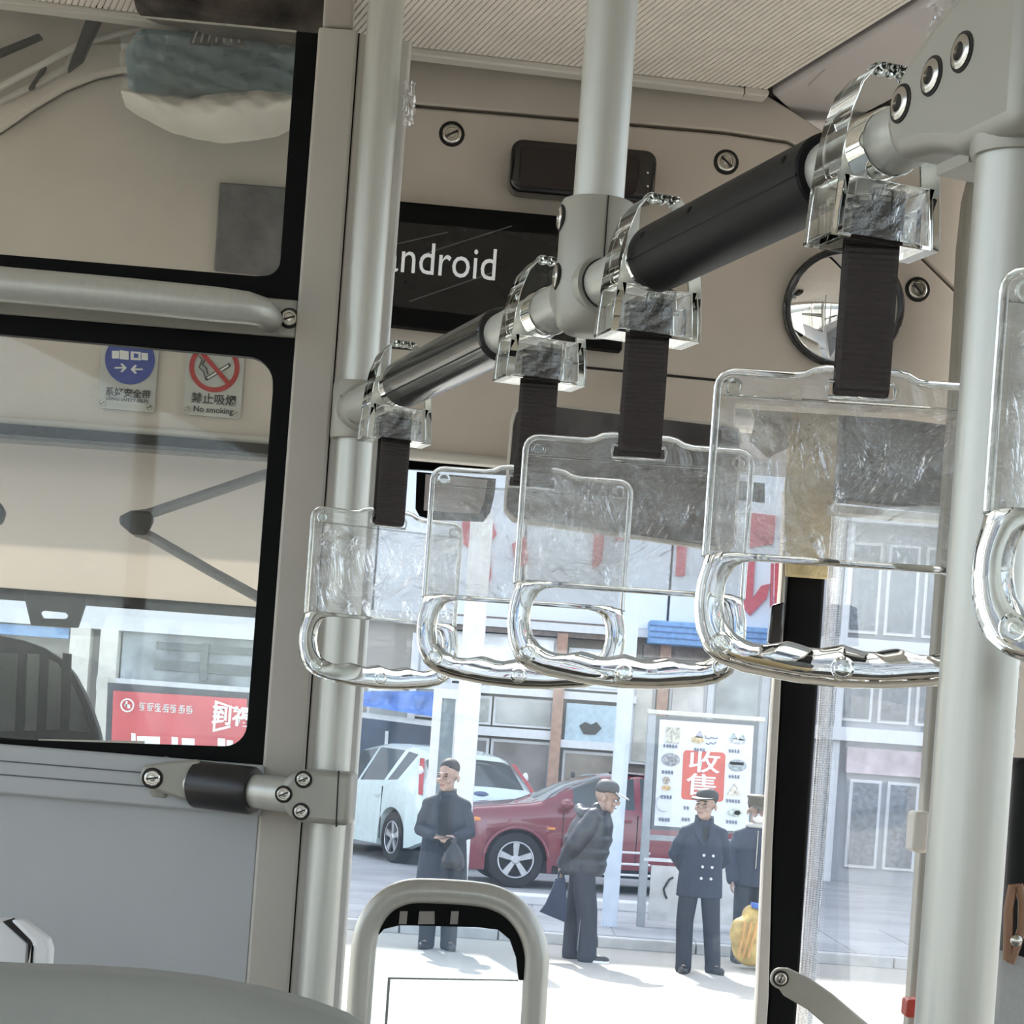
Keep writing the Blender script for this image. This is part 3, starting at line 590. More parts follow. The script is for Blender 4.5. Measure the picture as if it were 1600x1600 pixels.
# sits over the lower half of the near sleeve: crinkled wrap catching the light
def pole(name, label, base, top, bottom, r=.019):
    o = MB().cyl(Vector((base.x, base.y, bottom)), Vector((base.x, base.y, top)), r, 36).build(name, M_alu); return tag(o, label, 'pole')
PL = rail_at(560); PM = rail_at(925); PR = rail_at(1596)
PL = P(559, 636, R0.y + .005); PL.z = R0.z
pole('grab_pole', 'vertical silver pole beside the driver partition', PL, CEIL + .05, FLOOR, .0195)
pm = P(938, 330, PM.y)
pole('grab_pole', 'short silver pole hanging from the ceiling to the overhead rail', PM, CEIL, PM.z + .02, .0192)
pole('grab_pole', 'thick vertical silver pole nearest the camera at the right edge', PR, CEIL, FLOOR, .0192)
# left joint
def hexscrew(c, n, r, parent, name='screw'):
    n = n.normalized()
    o = MB().lathe(c, n, [(r, -.002), (r, .0012), (r * .8, .0022), (r * .55, .0022), (r * .5, .0004), (r * .05, .0004)], 20).build(name, M_steel, parent)
    MB().lathe(c, n, [(r * 1.25, -.002), (r * 1.2, .0004), (r * .95, .0005)], 20).build('washer', M_dark, o)
    return o
toC = Vector((0, -1, 0))
j1 = thing('rail_joint', 'grey cast joint clamping the rail to the pole by the partition', 'joint', PL, group='cast rail joints')
MB().lathe(PL + Vector((0, 0, -.031)), (0, 0, 1), [(.0198, 0), (.0265, 0), (.0278, .003), (.0275, .031), (.0278, .058), (.0265, .061), (.0198, .061)], 32).build('collar', M_joint, j1)
MB().lathe(PL + RD * .012, RD, [(.0265, 0), (.0262, .022), (.0245, .026), (.0184, .026)], 32).build('socket', M_joint, j1)
MB().lathe(PL + RD * .0385, RD, [(.0195, 0), (.0195, .0008), (.0182, .0008)], 32).build('socket_gap', M_dark, j1)
MB().box(PL + Vector((-.016, -.0255, .001)), (.0012, .004, .022)).build('slot', M_dark, j1)
# middle joint
j2 = thing('rail_joint', 'grey cast joint clamping the rail to the hanging pole', 'joint', PM, group='cast rail joints')
MB().lathe(PM + Vector((0, 0, -.0345)), (0, 0, 1), [(.004, 0), (.018, .0015), (.0245, .0065), (.0272, .015), (.0278, .03), (.0278, .098), (.0268, .1005), (.0194, .1005)], 36).build('collar', M_joint, j2)
MB().lathe(PM - RD * .032, RD, [(.0184, 0), (.0225, 0), (.0232, .002), (.0232, .058), (.0225, .060), (.0184, .060)], 32).build('socket', M_joint, j2)
MB().lathe(PM + RD * .0283, RD, [(.0182, 0), (.0192, 0), (.0192, .0008), (.0182, .0008)], 32).build('socket_gap', M_dark, j2)
MB().box(PM + Vector((.0065, -.0272, .022)), (.0010, .002, .086)).build('seam', M_dark, j2)
for z in (.052, .008): hexscrew(PM + Vector((-.0275, -.004, z)), Vector((-1, -.14, 0)), .0085, j2)
# right joint
j3 = thing('rail_joint', 'large grey cast joint with three screws at the near pole', 'joint', PR, group='cast rail joints')
up = Vector((0, 0, 1))
L_ = lambda l, z: PR - RD * l + up * z - RSIDE * 0
ol = [(-.035, .050), (-.010, .056), (.020, .052), (.050, .041), (.078, .026), (.092, .012), (.095, -.004), (.090, -.018), (.078, -.0235), (.055, -.026), (.035, -.031), (.020, -.036), (-.035, -.036)]
MB().plate([L_(l, z) - RSIDE * .0235 for l, z in ol], RSIDE * .047).build('body', M_joint, j3, bevel=.009, bseg=4)
MB().lathe(PR + up * -.040, (0, 0, 1), [(.0195, 0), (.0215, 0), (.0225, .003), (.0225, .094), (.0215, .097), (.0195, .097)], 32).build('collar', M_joint, j3)
sgn = -1 if (RSIDE.x < 0) == (RSIDE.x < 0) and (-RSIDE).x < 0 else 1
LEFT = RSIDE if RSIDE.x < 0 else -RSIDE
for l, z in ((.076, .004), (.046, .010), (.018, .014)): hexscrew(L_(l, z) + LEFT * .0238, LEFT, .0085, j3)
MB().box(L_(.034, -.036), (.03, .03, .006), Matrix((RD, RSIDE, up)).transposed()).build('lower_lug', M_joint, j3)

# ================================================================== STRAP HANDLES
H = thing('strap_handle', '', 'strap handle', rail_at(1372), 0, 'strap handles on the overhead rail')
def ang_outline(pts, n=40):
    """sample a star-shaped outline at even angles about the origin"""
    out = []
    for i in range(n):
        a = 2 * pi * i / n; d = Vector((cos(a), sin(a))); best = 0
        for (x0, y0), (x1, y1) in zip(pts, pts[1:] + pts[:1]):
            e = Vector((x1 - x0, y1 - y0)); den = d.x * e.y - d.y * e.x
            if abs(den) < 1e-12: continue
            t = (x0 * e.y - y0 * e.x) / den; u = (x0 * d.y - y0 * d.x) / den
            if t > 0 and -1e-6 <= u <= 1 + 1e-6: best = max(best, t)
        out.append((best * d.x, best * d.y))
    return out
CLO = [(-.0125, .040), (-.010, .0425), (.010, .0425), (.0125, .040), (.0205, .030), (.0262, .014), (.0295, -.004), (.0315, -.022), (.0332, -.042), (.0340, -.056)]
CLO = CLO + [(-x, z) for x, z in CLO[4:][::-1]]
circ = [(.0187 * cos(2 * pi * i / 36), .0187 * sin(2 * pi * i / 36)) for i in range(36)]
cav = [(-.0245, -.0225), (.0245, -.0225), (.0262, -.040), (.0268, -.0535), (-.0268, -.0535), (-.0262, -.040)]
v3 = lambda pts, y: [Vector((x, y, z)) for x, z in pts]
cl = MB().plate(v3(CLO, -.0165), (0, .033, 0), [v3(circ, -.0165), v3(cav, -.0165)]).build('clamp', M_clear, H, local=True, bevel=.0016, bseg=2)
for y in (-.0150, .0130):
    MB().plate(v3(cav, y), (0, .002, 0)).build('clamp_window', M_plate, H, local=True)
for sx in (-1, 1): MB().box((sx * .0215, 0, -.0425), (.003, .026, .018)).build('clamp_rib', M_clear, H, local=True)
kn = MB()
for x in (-.007, 0, .007): kn.ball((x, -.004, .0415), (.0042, .010, .0042), 10, 7)
kn.build('clamp_knob', M_clear, H, local=True)
bk = MB(); bk.box((.004, -.0085, -.036), (.019, .005, .024))
for z in (-.030, -.036, -.042): bk.box((.004, -.0118, z), (.018, .0022, .003))
bk.box((.004, -.0118, -.036), (.002, .0026, .022)); bk.build('buckle', clear_mat('smoky clear plastic', (.70, .70, .68), .02), H, local=True, bevel=.0006)
MB().cyl((-.024, 0, -.034), (.024, 0, -.034), .0024, 12).build('pin', M_steel, H, local=True)
# webbing loop
W = .0152; ZB = -.137; path = []; n1 = 64
for i in range(n1 + 1): path.append((-.0045, -.030 + (ZB + .0045 + .030) * i / n1))
for i in range(1, 8): a = pi * i / 8; path.append((-.0045 * cos(a), ZB + .0045 - .0045 * sin(a)))
for i in range(n1 + 1): path.append((.0045, ZB + .0045 + (-.030 - ZB - .0045) * i / n1))
loops = []
for i, (y, z) in enumerate(path):
    a = path[max(0, i - 1)]; b = path[min(len(path) - 1, i + 1)]; dy, dz = b[0] - a[0], b[1] - a[1]; l = sqrt(dy * dy + dz * dz); ny, nz = dz / l, -dy / l
    h = .0012 + (.00065 if i % 2 else -.00045)
    e = .0007
    loops.append([Vector((-W, y - ny * e, z - nz * e)), Vector((-W + .0022, y - ny * .0012, z - nz * .0012)), Vector((-W + .0026, y - ny * h, z - nz * h)), Vector((W - .0026, y - ny * h, z - nz * h)), Vector((W - .0022, y - ny * .0012, z - nz * .0012)), Vector((W, y - ny * e, z - nz * e)),
                  Vector((W, y + ny * e, z + nz * e)), Vector((W - .0026, y + ny * h, z + nz * h)), Vector((-W + .0026, y + ny * h, z + nz * h)), Vector((-W, y + ny * e, z + nz * e))])
mb = MB(); mb.loft(loops); strap = mb.build('strap', M_web, H, local=True, smooth=10); strap['label'] = 'dark brown ribbed webbing strap'
ZT = -.129; HW = .0795
half = [(-.0215, ZT - .0115), (-.0215, ZT + .001)]
outl = [(-HW, ZT - .104)] + [(-HW, ZT - .009)] + [(-HW + .009 - .009 * cos(radians(a)), ZT - .009 + .009 * sin(radians(a))) for a in (22, 45, 68, 90)] + [(-.038, ZT), (-.031, ZT + .0012), (-.026, ZT + .004), (-.020, ZT + .0052)]
outl = outl + [(-x, z) for x, z in outl[::-1]]
slot = [(-.0175, ZT - .0015), (.0175, ZT - .0015), (.019, ZT - .004), (.0185, ZT - .0105), (-.0185, ZT - .0105), (-.019, ZT - .004)]
v3 = lambda pts, y: [Vector((x, y, z)) for x, z in pts]
board = MB().plate(v3(outl, -.0022), (0, .0044, 0), [v3(slot, -.0022)]).build('board', M_plate, H, local=True, smooth=30)
MB().tube(v3(outl, 0), .0022, 8).build('board_rim', M_clear, board, local=True, smooth=60)
MB().tube(v3(slot, 0), .0013, 6, closed=True).build('slot_rim', M_clear, board, local=True, smooth=60)
MB().tube([Vector((-HW + .002, -.0022, ZT - .0135)), Vector((HW - .002, -.0022, ZT - .0135))], .0008, 6).build('pocket_line', M_clear, board, local=True)
MB().plate(v3([(-HW + .004, ZT - .0145), (HW - .004, ZT - .0145), (HW - .004, ZT - .1015), (-HW + .004, ZT - .1015)], -.0034), (0, .0008, 0)).build('film_cover', pane_mat('creased cover film', (.98, .98, .98), refl=.05, veil=.05, wrinkle=.8, wscale=22, rough=.08), board, local=True)
# grip ring
og = [(-HW, ZT - .1005), (-HW - .0015, ZT - .108), (-HW - .0042, ZT - .120), (-HW - .0045, ZT - .132), (-HW - .0025, ZT - .145), (-HW + .003, ZT - .156), (-HW + .011, ZT - .1625), (-HW + .025, ZT - .1668), (-.025, ZT - .1705), (0, ZT - .1718)]
og = og + [(-x, z) for x, z in og[::-1][1:]]
ig = [(-.056, ZT - .1045), (-.0625, ZT - .108), (-.0668, ZT - .117), (-.0678, ZT - .128), (-.0655, ZT - .138), (-.059, ZT - .1465)]
wave = [(x / 1000, ZT - .1485 - .0022 * abs(sin((x + 58) / 29.0 * pi))) for x in range(-54, 55, 6)]
wave = [(x, ZT - .1505 + .0030 * abs(cos((x * 1000) / 29.5 * pi)) ** 3) for x, z in wave]
ig = ig + wave + [(-x, z) for x, z in ig[::-1]]
def even(pts, c, n=96):
    return [(c[0] + x, c[1] + z) for x, z in ang_outline([(p[0] - c[0], (p[1] - c[1]) ) for p in pts], n)]
GC = (0, ZT - .130); eo, ei = even(og, GC), even(ig, GC); loops = []
for (xo, zo), (xi, zi) in zip(eo, ei):
    mx_, mz_ = (xo + xi) / 2, (zo + zi) / 2; hx_, hz_ = (xo - xi) / 2, (zo - zi) / 2; l = []
    ln_ = sqrt(hx_ * hx_ + hz_ * hz_); hy_ = min(.0075, .0022 + ln_ * .75)
    for k_ in range(12):
        a_ = 2 * pi * k_ / 12; ca, sa = cos(a_), sin(a_); ca = math.copysign(abs(ca) ** .6, ca); sa = math.copysign(abs(sa) ** .6, sa)
        l.append(Vector((mx_ + hx_ * ca, hy_ * sa, mz_ + hz_ * ca)))
    loops.append(l)
loops.append(loops[0]); mbr = MB(); mbr.loft(loops, cap=False); ring = mbr.build('grip', M_clear, H, local=True, smooth=70)
for (x, z) in ((-HW + .009, ZT - .009), (HW - .009, ZT - .009)):
    MB().lathe((x, -.0022, z), (0, -1, 0), [(.0052, 0), (.0050, .0016), (.0036, .0018), (.0033, .0006), (.0006, .0006)], 16).build('screw_boss', M_clear, board, local=True)
for (x, z) in ((-HW + .012, ZT - .152), (0, ZT - .161), (HW - .012, ZT - .152)):
    MB().lathe((x, -.0072, z), (0, -1, 0), [(.0066, 0), (.0064, .0016), (.0050, .0020), (.0045, .0006), (.0026, .0006), (.0022, .0016), (.0004, .0016)], 18).build('screw_boss', M_clear, ring, local=True)
def dup(root):
    r = root.copy(); COL.objects.link(r)
    def rec(a, b):
        for ch in list(a.children):
            c = ch.copy(); COL.objects.link(c); c.parent = b; rec(ch, c)
    rec(root, r); return r
spots = [(1372, -2, 'clear strap handle in front of the convex mirror', 0), (1020, 0, 'clear strap handle right of the hanging pole', 0), (850, 1, 'clear strap handle left of the hanging pole', 0),
         (622, 26, 'twisted clear strap handle next to the partition pole', 0), (1885, 6, 'clear strap handle cut off by the right edge beside the near pole', 0)]
protos = [H] + [dup(H) for _ in spots[1:]]
for o, (px, yw, lab, _) in zip(protos, spots):
    q = rail_at(px); o.location = q; cyaw = math.atan2(-AX.x, AX.y)
    o.rotation_euler = (0, 0, cyaw); o['label'] = lab
    for c in o.children:
        if c.name.split('.')[0] in ('strap', 'board', 'grip'): c.rotation_euler = (0, 0, radians(yw) - cyaw)

# ================================================================== LOWER GRAB BAR ON THE PARTITION
gb = thing('partition_grab_bar', 'short silver grab bar with black grip from partition to pole', 'grab bar', P(240, 1216, DPN))
A_ = P(262, 1220, 2.225); E_ = P(492, 1247, 2.15); ax_ = (E_ - A_).normalized()
MB().cyl(A_ - ax_ * .005, E_, .0182, 30).build('tube', M_alu, gb)
ga = A_ + (E_ - A_) * .20; ge = A_ + (E_ - A_) * .60; ln = (ge - ga).length
MB().lathe(ga, ax_, [(.0185, 0), (.0235, 0), (.0255, .002), (.0258, ln - .004), (.0235, ln), (.0185, ln)], 32).build('grip', mat('soft black grip', (.02, .019, .02), .3), gb)
MB().lathe(A_ - ax_ * .008, ax_, [(.0185, 0), (.0255, 0), (.0265, .004), (.0225, .016), (.0185, .018)], 28).build('flange_cup', M_joint, gb)
slab('flange', [(218, 1212), (224, 1196), (262, 1190), (310, 1186), (318, 1200), (300, 1252), (280, 1248), (236, 1232), (220, 1224)], 2.222, .010, M_joint, gb, KP, bevel=.003)
screw(238, 1216, 2.221, .0085, gb, KP, 10, 'screw', True)
slab('bracket', [(438, 1245), (442, 1222), (456, 1208), (478, 1202), (552, 1208), (546, 1291), (470, 1285), (452, 1276), (440, 1258)], 2.118, .075, M_joint, gb, 0, bevel=.006, bseg=3)
slab('bracket_seam', [(528, 1205), (530, 1205), (526, 1292), (524, 1292)], 2.1175, .01, M_dark, gb, 0)
for x, y in ((474, 1218), (443, 1241), (470, 1268)): screw(x, y, 2.117, .0068, gb, 0, 25, 'screw', True)

# ================================================================== HOOP BARRIER BY THE STEP
hb = thing('hoop_barrier', 'silver hoop barrier with black-edged glass by the entrance step', 'barrier', P(700, 1600, 2.6))
pts = [(468, 2880), (540, 1880), (558, 1620), (565, 1520)] + [(x, y) for x, y in ((570, 1470), (580, 1438), (600, 1411), (628, 1396), (660, 1392), (735, 1396), (775, 1404), (805, 1422), (827, 1452), (838, 1490), (836, 1540), (830, 1640), (812, 1880), (742, 2880))]
MB().tube(smooth_path([P(x, y, 2.6) for x, y in pts], 4), .0162, 18).build('hoop', M_alu, hb, smooth=60)
slab('glass_pane', [(498, 2650), (580, 1470), (596, 1432), (628, 1412), (740, 1414), (790, 1430), (818, 1465), (820, 1540), (742, 2650)], 2.6, .005, M_glass, hb)
slab('black_border', [(476, 2650), (556, 1520), (566, 1460), (590, 1424), (628, 1406), (735, 1410), (782, 1422), (812, 1450), (826, 1490), (827, 1532), (810, 1532), (806, 1496), (796, 1468), (778, 1453), (745, 1449), (625, 1446), (600, 1452), (580, 1474), (571, 1510), (492, 2650)], 2.595, .012, M_frit, hb, bevel=.002)
slab('inner_line', [(606, 1527), (810, 1531), (810, 1533), (610, 1530), (532, 2640), (529, 2640)], 2.606, .002, M_trim, hb)
for x in (625, 655, 705): slab('reflection_patch', [(x, 1424), (x + (12 if x != 655 else 24), 1424), (x + (10 if x != 655 else 24), 1444), (x - 2, 1444)], 2.593, .003, mat('grey reflection', (.3, .28, .26), .5), hb)  # grey patches imitate light reflected in the black border

# ================================================================== NEAR THINGS AT THE BOTTOM AND RIGHT
sp = [(-140, 1516), (-60, 1519), (0, 1522), (100, 1525), (200, 1531), (300, 1543), (400, 1562), (470, 1581), (530, 1603), (600, 1650), (640, 1720), (560, 4300), (-340, 4300)]
seat = thing('passenger_seat', 'grey green seat back in the near lower left corner', 'seat', P(200, 1800, .95))
slab('backrest', sp, .92, .07, mat('grey green seat shell', (0.30, 0.31, 0.28), .55, var=.02, bump=.05, bscale=200), seat, bevel=.025, bseg=5)
slab('cushion', [(x, y + 120) for x, y in sp], .905, .03, mat('grey green seat shell', (0.30, 0.31, 0.28), .55), seat, bevel=.012, bseg=3)
cs = P(100, 4300, 1.15); MB().box((cs.x, 1.17, 1.02), (.42, .46, .09)).build('seat_cushion', mat('grey green seat shell', (0.30, 0.31, 0.28), .55), seat, bevel=.02)
MB().box((cs.x, 1.17, .79), (.10, .10, .38)).build('seat_post', M_blackm, seat)
fb = thing('ticket_box', 'white angular box with a black slit at the left edge', 'box', P(20, 1520, 1.9))
slab('housing', [(-90, 1432), (8, 1438), (46, 1473), (-98, 3500), (-230, 3500)], 1.90, .03, M_white, fb, bevel=.003)
slab('cover', [(14, 1437), (36, 1439), (74, 1468), (79, 1484), (-66, 3500), (-94, 3500), (51, 1474)], 1.885, .02, M_white, fb, bevel=.004)
slab('slit', [(4, 1440), (14, 1437), (52, 1473), (50, 1500), (44, 1500), (44, 1475)], 1.895, .02, M_dark, fb)
slab('slit_trim', [(45, 1500), (49, 1478), (-96, 3500), (-101, 3500)], 1.884, .02, M_steel, fb)
# round-ended silver lever near the door
lv = thing('door_lever', 'flat silver lever with a round screwed end by the door post', 'lever', P(1220, 1528, 3.2))
slab('arm', arc(1221, 1529, 17, 100, 255, 8) + [(1232, 1513), (1265, 1528), (1300, 1552), (1345, 1590), (1420, 1650), (1400, 1690), (1310, 1620), (1262, 1578), (1225, 1556)], 3.2, .012, M_joint, lv, bevel=.003)
screw(1220, 1529, 3.198, .0095, lv, 0, 70, 'screw', True)
# dark seat and tan bag at the right margin
ds = thing('dark_seat', 'black seat back at the right edge behind the near pole', 'seat', P(1620, 1600, 2.0))
slab('backrest', [(1588, 1192), (1600, 1184), (1760, 1195), (1690, 2500), (1500, 2500)], 2.05, .06, M_blackm, ds, bevel=.02, bseg=4)
cs = P(1595, 2500, 1.85); MB().box((cs.x, 1.86, 1.12), (.34, .40, .08)).build('seat_cushion', M_blackm, ds, bevel=.02)
MB().box((cs.x, 1.9, .84), (.09, .09, .48)).build('seat_post', M_blackm, ds)
bagr = thing('shoulder_bag', 'tan shoulder bag with metal clasp on the black seat', 'bag', P(1590, 1560, 1.95))
MB().tube([P(x, y, 1.97) for x, y in ((1574, 1500), (1576, 1420), (1582, 1385), (1592, 1384), (1598, 1410), (1597, 1450), (1588, 1478), (1578, 1505))], .0045, 10).build('strap', mat('tan leather', (.25, .13, .07), .5), bagr)
slab('body', [(1560, 1500), (1575, 1490), (1640, 1510), (1620, 1840), (1530, 1840)], 1.98, .05, mat('pale canvas', (.42, .42, .40), .8, bump=.3), bagr, bevel=.012, bseg=3)
MB().ball(P(1588, 1470, 1.955), (.006, .004, .006), 10, 7).build('clasp', M_steel, bagr)
# scraps of clear film still stuck to the poles
def scrap(label, x0, y0, x1, y1, d, amp, seed):
    rnd = random.Random(seed); nx, ny = 12, 14; vs = []
    for j in range(ny + 1):
        for i in range(nx + 1):
            vs.append(P(x0 + (x1 - x0) * i / nx + rnd.uniform(-2, 2), y0 + (y1 - y0) * j / ny + rnd.uniform(-2, 2), d) + Vector((0, amp * (sin(i * 1.3 + j * .7) + rnd.uniform(-.8, .8)), 0)))
    mb = MB(); mb.add(vs, [(j * (nx + 1) + i, j * (nx + 1) + i + 1, (j + 1) * (nx + 1) + i + 1, (j + 1) * (nx + 1) + i) for j in range(ny) for i in range(nx)])
    tag(mb.build('film_scrap', M_wrap, smooth=180), label, 'film', 'scraps of protective film')
scrap('torn scrap of clear film stuck behind the partition pole', 630, 128, 648, 196, 2.2, .004, 4)
scrap('crumpled clear film wrapped above the large near joint', 1452, -10, 1550, 66, 1.06, .006, 9)
# ================================================================== OUTSIDE: GROUND
m_road = mat('sunlit concrete road', (0.36, 0.34, 0.30), .85, var=.06, scale=.6, bump=.2, bscale=30)
m_walk = mat('pale paving', (0.36, 0.36, 0.37), .85, var=.08, scale=1.2, bump=.2, bscale=20)
struct(MB().box((0, -4.6, -.05), (90, 50.8, .1)).build('road', m_road), 'pale sunlit road in front of the bus')
walk = struct(MB().box((0, 34.7, .0), (90, 27.8, .2)).build('sidewalk', m_walk, bevel=.02), 'raised paved sidewalk along the shops')
kerb = mat('kerb stone', (.50, .49, .47), .8, var=.08, scale=5)
for i in range(18): MB().box((-9.5 + i * 1.0, 20.72, .052), (.985, .16, .115)).build('kerb_stone', kerb, walk, bevel=.012)
for i in range(16):
    for j in range(4): MB().box((-6.6 + i * .82, 21.3 + j * .82, .1005), (.80, .80, .014)).build('paving_slab', m_walk, walk)

# ================================================================== SHOPS
DF = 36.0
def fz(y, x=800, d=DF): return P(x, y, d).z
shop = thing('shop_building', 'long shaded shop building with pale sign band across the street', 'building', (0, DF, .1))
def fslab(name, pts, d, th, m, parent=None, **kw): return slab(name, pts, d, th, m, parent or shop, 0, **kw)
def fbox(name, x0, x1, z0, z1, y, th, m, parent=None, bevel=0): return MB().box(((x0 + x1) / 2, y + th / 2, (z0 + z1) / 2), (x1 - x0, th, z1 - z0)).build(name, m, parent or shop, bevel=bevel)
X = lambda px, py=1150, d=DF: P(px, py, d).x
m_wall = mat('beige plaster', (.42, .38, .33), .8, var=.1, scale=.8)
m_sign = mat('white sign panel', (.74, .77, .82), .5, var=.03, scale=.7)
m_beam = mat('white beam', (.68, .68, .68), .6, var=.03)
m_brown = mat('brown beam', (.16, .12, .10), .6, var=.15)
m_wood = mat('orange brown post', (.38, .22, .15), .6, var=.1)
m_pane = mat('shop glass', (.16, .18, .18), .06, var=.5, scale=.9, spec=.9)
m_blue = mat('blue awning', (.20, .36, .62), .6, var=.08)
m_tarp = mat('blue tarpaulin', (.10, .20, .50), .55, var=.3, scale=1.5)
m_char = mat('red lettering', (.55, .10, .12), .5, var=.08)
fbox('wall', -24, 24, .1, 16.5, DF + .4, .5, m_wall)
# sign band in separate panels
for i in range(8): fbox('sign_panel', -10.4 + i * 2.6, -10.4 + i * 2.6 + 2.56, 4.15, 7.0, DF + .05, .3, m_sign, bevel=.02)
fbox('sign_sill', -10.6, 10.6, 4.0, 4.14, DF - .15, .5, m_beam)
for pts in ([(722, 815), (768, 808), (776, 835), (764, 850), (768, 900), (756, 932), (744, 905), (738, 860), (724, 850)], [(800, 850), (822, 838), (826, 880), (806, 888)],
            [(1166, 880), (1180, 875), (1176, 935), (1190, 915), (1203, 912), (1198, 935), (1172, 962), (1162, 950)], [(1205, 880), (1220, 880), (1216, 955), (1203, 960)], [(1168, 800), (1214, 806), (1208, 850), (1172, 856)],
            [(930, 800), (948, 798), (940, 880), (925, 890)], [(960, 830), (1000, 822), (998, 838), (962, 846)], [(1060, 800), (1078, 800), (1070, 900), (1056, 900)]):
    fslab('sign_stroke', pts, DF - .01, .06, m_char)
# shaded shopfront: beams, posts, panes
fbox('beam', X(690), X(962), fz(990), fz(966), DF - .1, .4, m_brown)
fbox('beam', X(996), X(1230), fz(1012), fz(992), DF - .1, .4, m_brown)
fbox('awning', X(1000), X(1225), fz(992), fz(956), DF - .55, .7, m_blue, bevel=.02)
for i in range(3): fbox('awning_seam', X(1000), X(1225), fz(964 + i * 9) - .01, fz(964 + i * 9) + .01, DF - .57, .03, mat('awning seam', (.12, .2, .4), .6))
fbox('transom', X(600), X(866), fz(1152), fz(1138), DF - .1, .3, m_beam)
fbox('transom', X(600), X(990), fz(1086), fz(1074), DF - .1, .3, m_beam)
fbox('transom', X(868), X(960), fz(1162), fz(1150), DF - .15, .3, m_beam)
for px, w in ((868, 18), (1030, 18)): fbox('post', X(px) - w / 97 / 2, X(px) + w / 97 / 2, .1, fz(985), DF - .2, .2, m_wood)
for px, w in ((975, 12), (1105, 10), (1190, 14), (640, 12)): fbox('mullion', X(px) - w / 97 / 2, X(px) + w / 97 / 2, .1, fz(1000), DF - .12, .2, m_beam)
wins = [(570, 640, 1090, 1300), (645, 700, 1000, 1130), (705, 765, 1090, 1135), (768, 862, 1090, 1135), (705, 765, 1156, 1260), (768, 862, 1156, 1260), (700, 860, 992, 1070), (880, 962, 1005, 1070), (882, 966, 1166, 1230), (985, 1020, 1020, 1180), (1042, 1100, 1016, 1105), (1110, 1185, 1016, 1105), (1195, 1260, 1020, 1250)]
lights = [(.30, .31, .30), (.50, .52, .53), (.28, .29, .27), (.34, .35, .33), (.14, .13, .13), (.17, .15, .14), (.72, .73, .74), (.62, .66, .70), (.26, .22, .18), (.52, .50, .44), (.55, .52, .48), (.48, .50, .48), (.4, .42, .44)]
for i, ((x0, x1, y0, y1), c) in enumerate(zip(wins, lights)):
    w_ = fbox('window', X(x0), X(x1), fz(y1), fz(y0), DF + .05, .36, m_beam)
    fbox('pane', X(x0) + .05, X(x1) - .05, fz(y1) + .05, fz(y0) - .05, DF + .02, .04, mat('window tone %d' % i, c, .12, var=.25, scale=1.3, spec=.8), w_)
fbox('blue_panel', X(882), X(966), fz(1160), fz(1092), DF - .06, .1, mat('pale blue panel', (.42, .54, .60), .4, var=.06))
fslab('dark_blot', [(905, 1134), (914, 1128), (924, 1132), (932, 1128), (940, 1138), (930, 1148), (912, 1147)], DF - .08, .03, M_ink)
# blue tarpaulin and dark recess on the left
mb = MB(); vs = []; rnd = random.Random(2)
for j in range(7):
    for i in range(15):
        x = 560 + 125 * i / 14; y = 1080 + (22 + 1.4 * i) * j / 6
        vs.append(P(x, y, 34.6) + Vector((0, -.5 * j / 6 + .15 * sin(i * 1.1) + rnd.uniform(-.05, .05), 0)))
mb.add(vs, [(j * 15 + i, j * 15 + i + 1, (j + 1) * 15 + i + 1, (j + 1) * 15 + i) for j in range(6) for i in range(14)])
tp = tag(mb.build('tarpaulin', m_tarp, smooth=60), 'creased blue tarpaulin above the white car', 'tarpaulin')
fslab('tarp_beam', [(560, 1112), (690, 1128), (690, 1137), (560, 1120)], 34.4, .1, m_beam)
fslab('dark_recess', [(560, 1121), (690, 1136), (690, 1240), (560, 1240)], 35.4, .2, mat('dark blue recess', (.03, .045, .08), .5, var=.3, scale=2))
fslab('recess_post', [(602, 1142), (607, 1142), (605, 1172), (600, 1172)], 35.3, .1, m_beam)
# facade seen through the driver's glass
fbox('long_beam', X(-160), X(470), fz(1030), fz(985), DF - .3, .5, m_beam)
fbox('blue_fascia', X(-160), X(95), fz(975), fz(955), DF - .2, .4, m_blue)
fbox('blue_fascia', X(-160), X(100), fz(1048), fz(1032), DF - .2, .4, m_blue)
fbox('dark_fascia', X(100), X(470), fz(984), fz(950), DF - .1, .4, mat('blue grey glass', (.22, .26, .30), .2, var=.3, scale=1.5))
for px, w in ((120, 34), (165, 30)): fbox('post', X(px) - w / 194, X(px) + w / 194, .1, fz(1030), DF - .3, .3, mat('cream post', (.70, .66, .58), .6))
fbox('pane', X(182), X(470), fz(1110), fz(1030), DF - .05, .1, mat('grey shop interior', (.34, .37, .39), .3, var=.35, scale=1.1))
for y0, y1 in ((1042, 1054), (1070, 1086)): fbox('inner_beam', X(235), X(470), fz(y1), fz(y0), DF - .1, .1, mat('dark grey beam', (.13, .14, .14), .6))
fbox('inner_post', X(306), X(318), fz(1098), fz(1040), DF - .15, .1, mat('dark grey beam', (.13, .14, .14), .6))
fbox('long_sill', X(150), X(470), fz(1125), fz(1104), DF - .3, .5, m_beam)
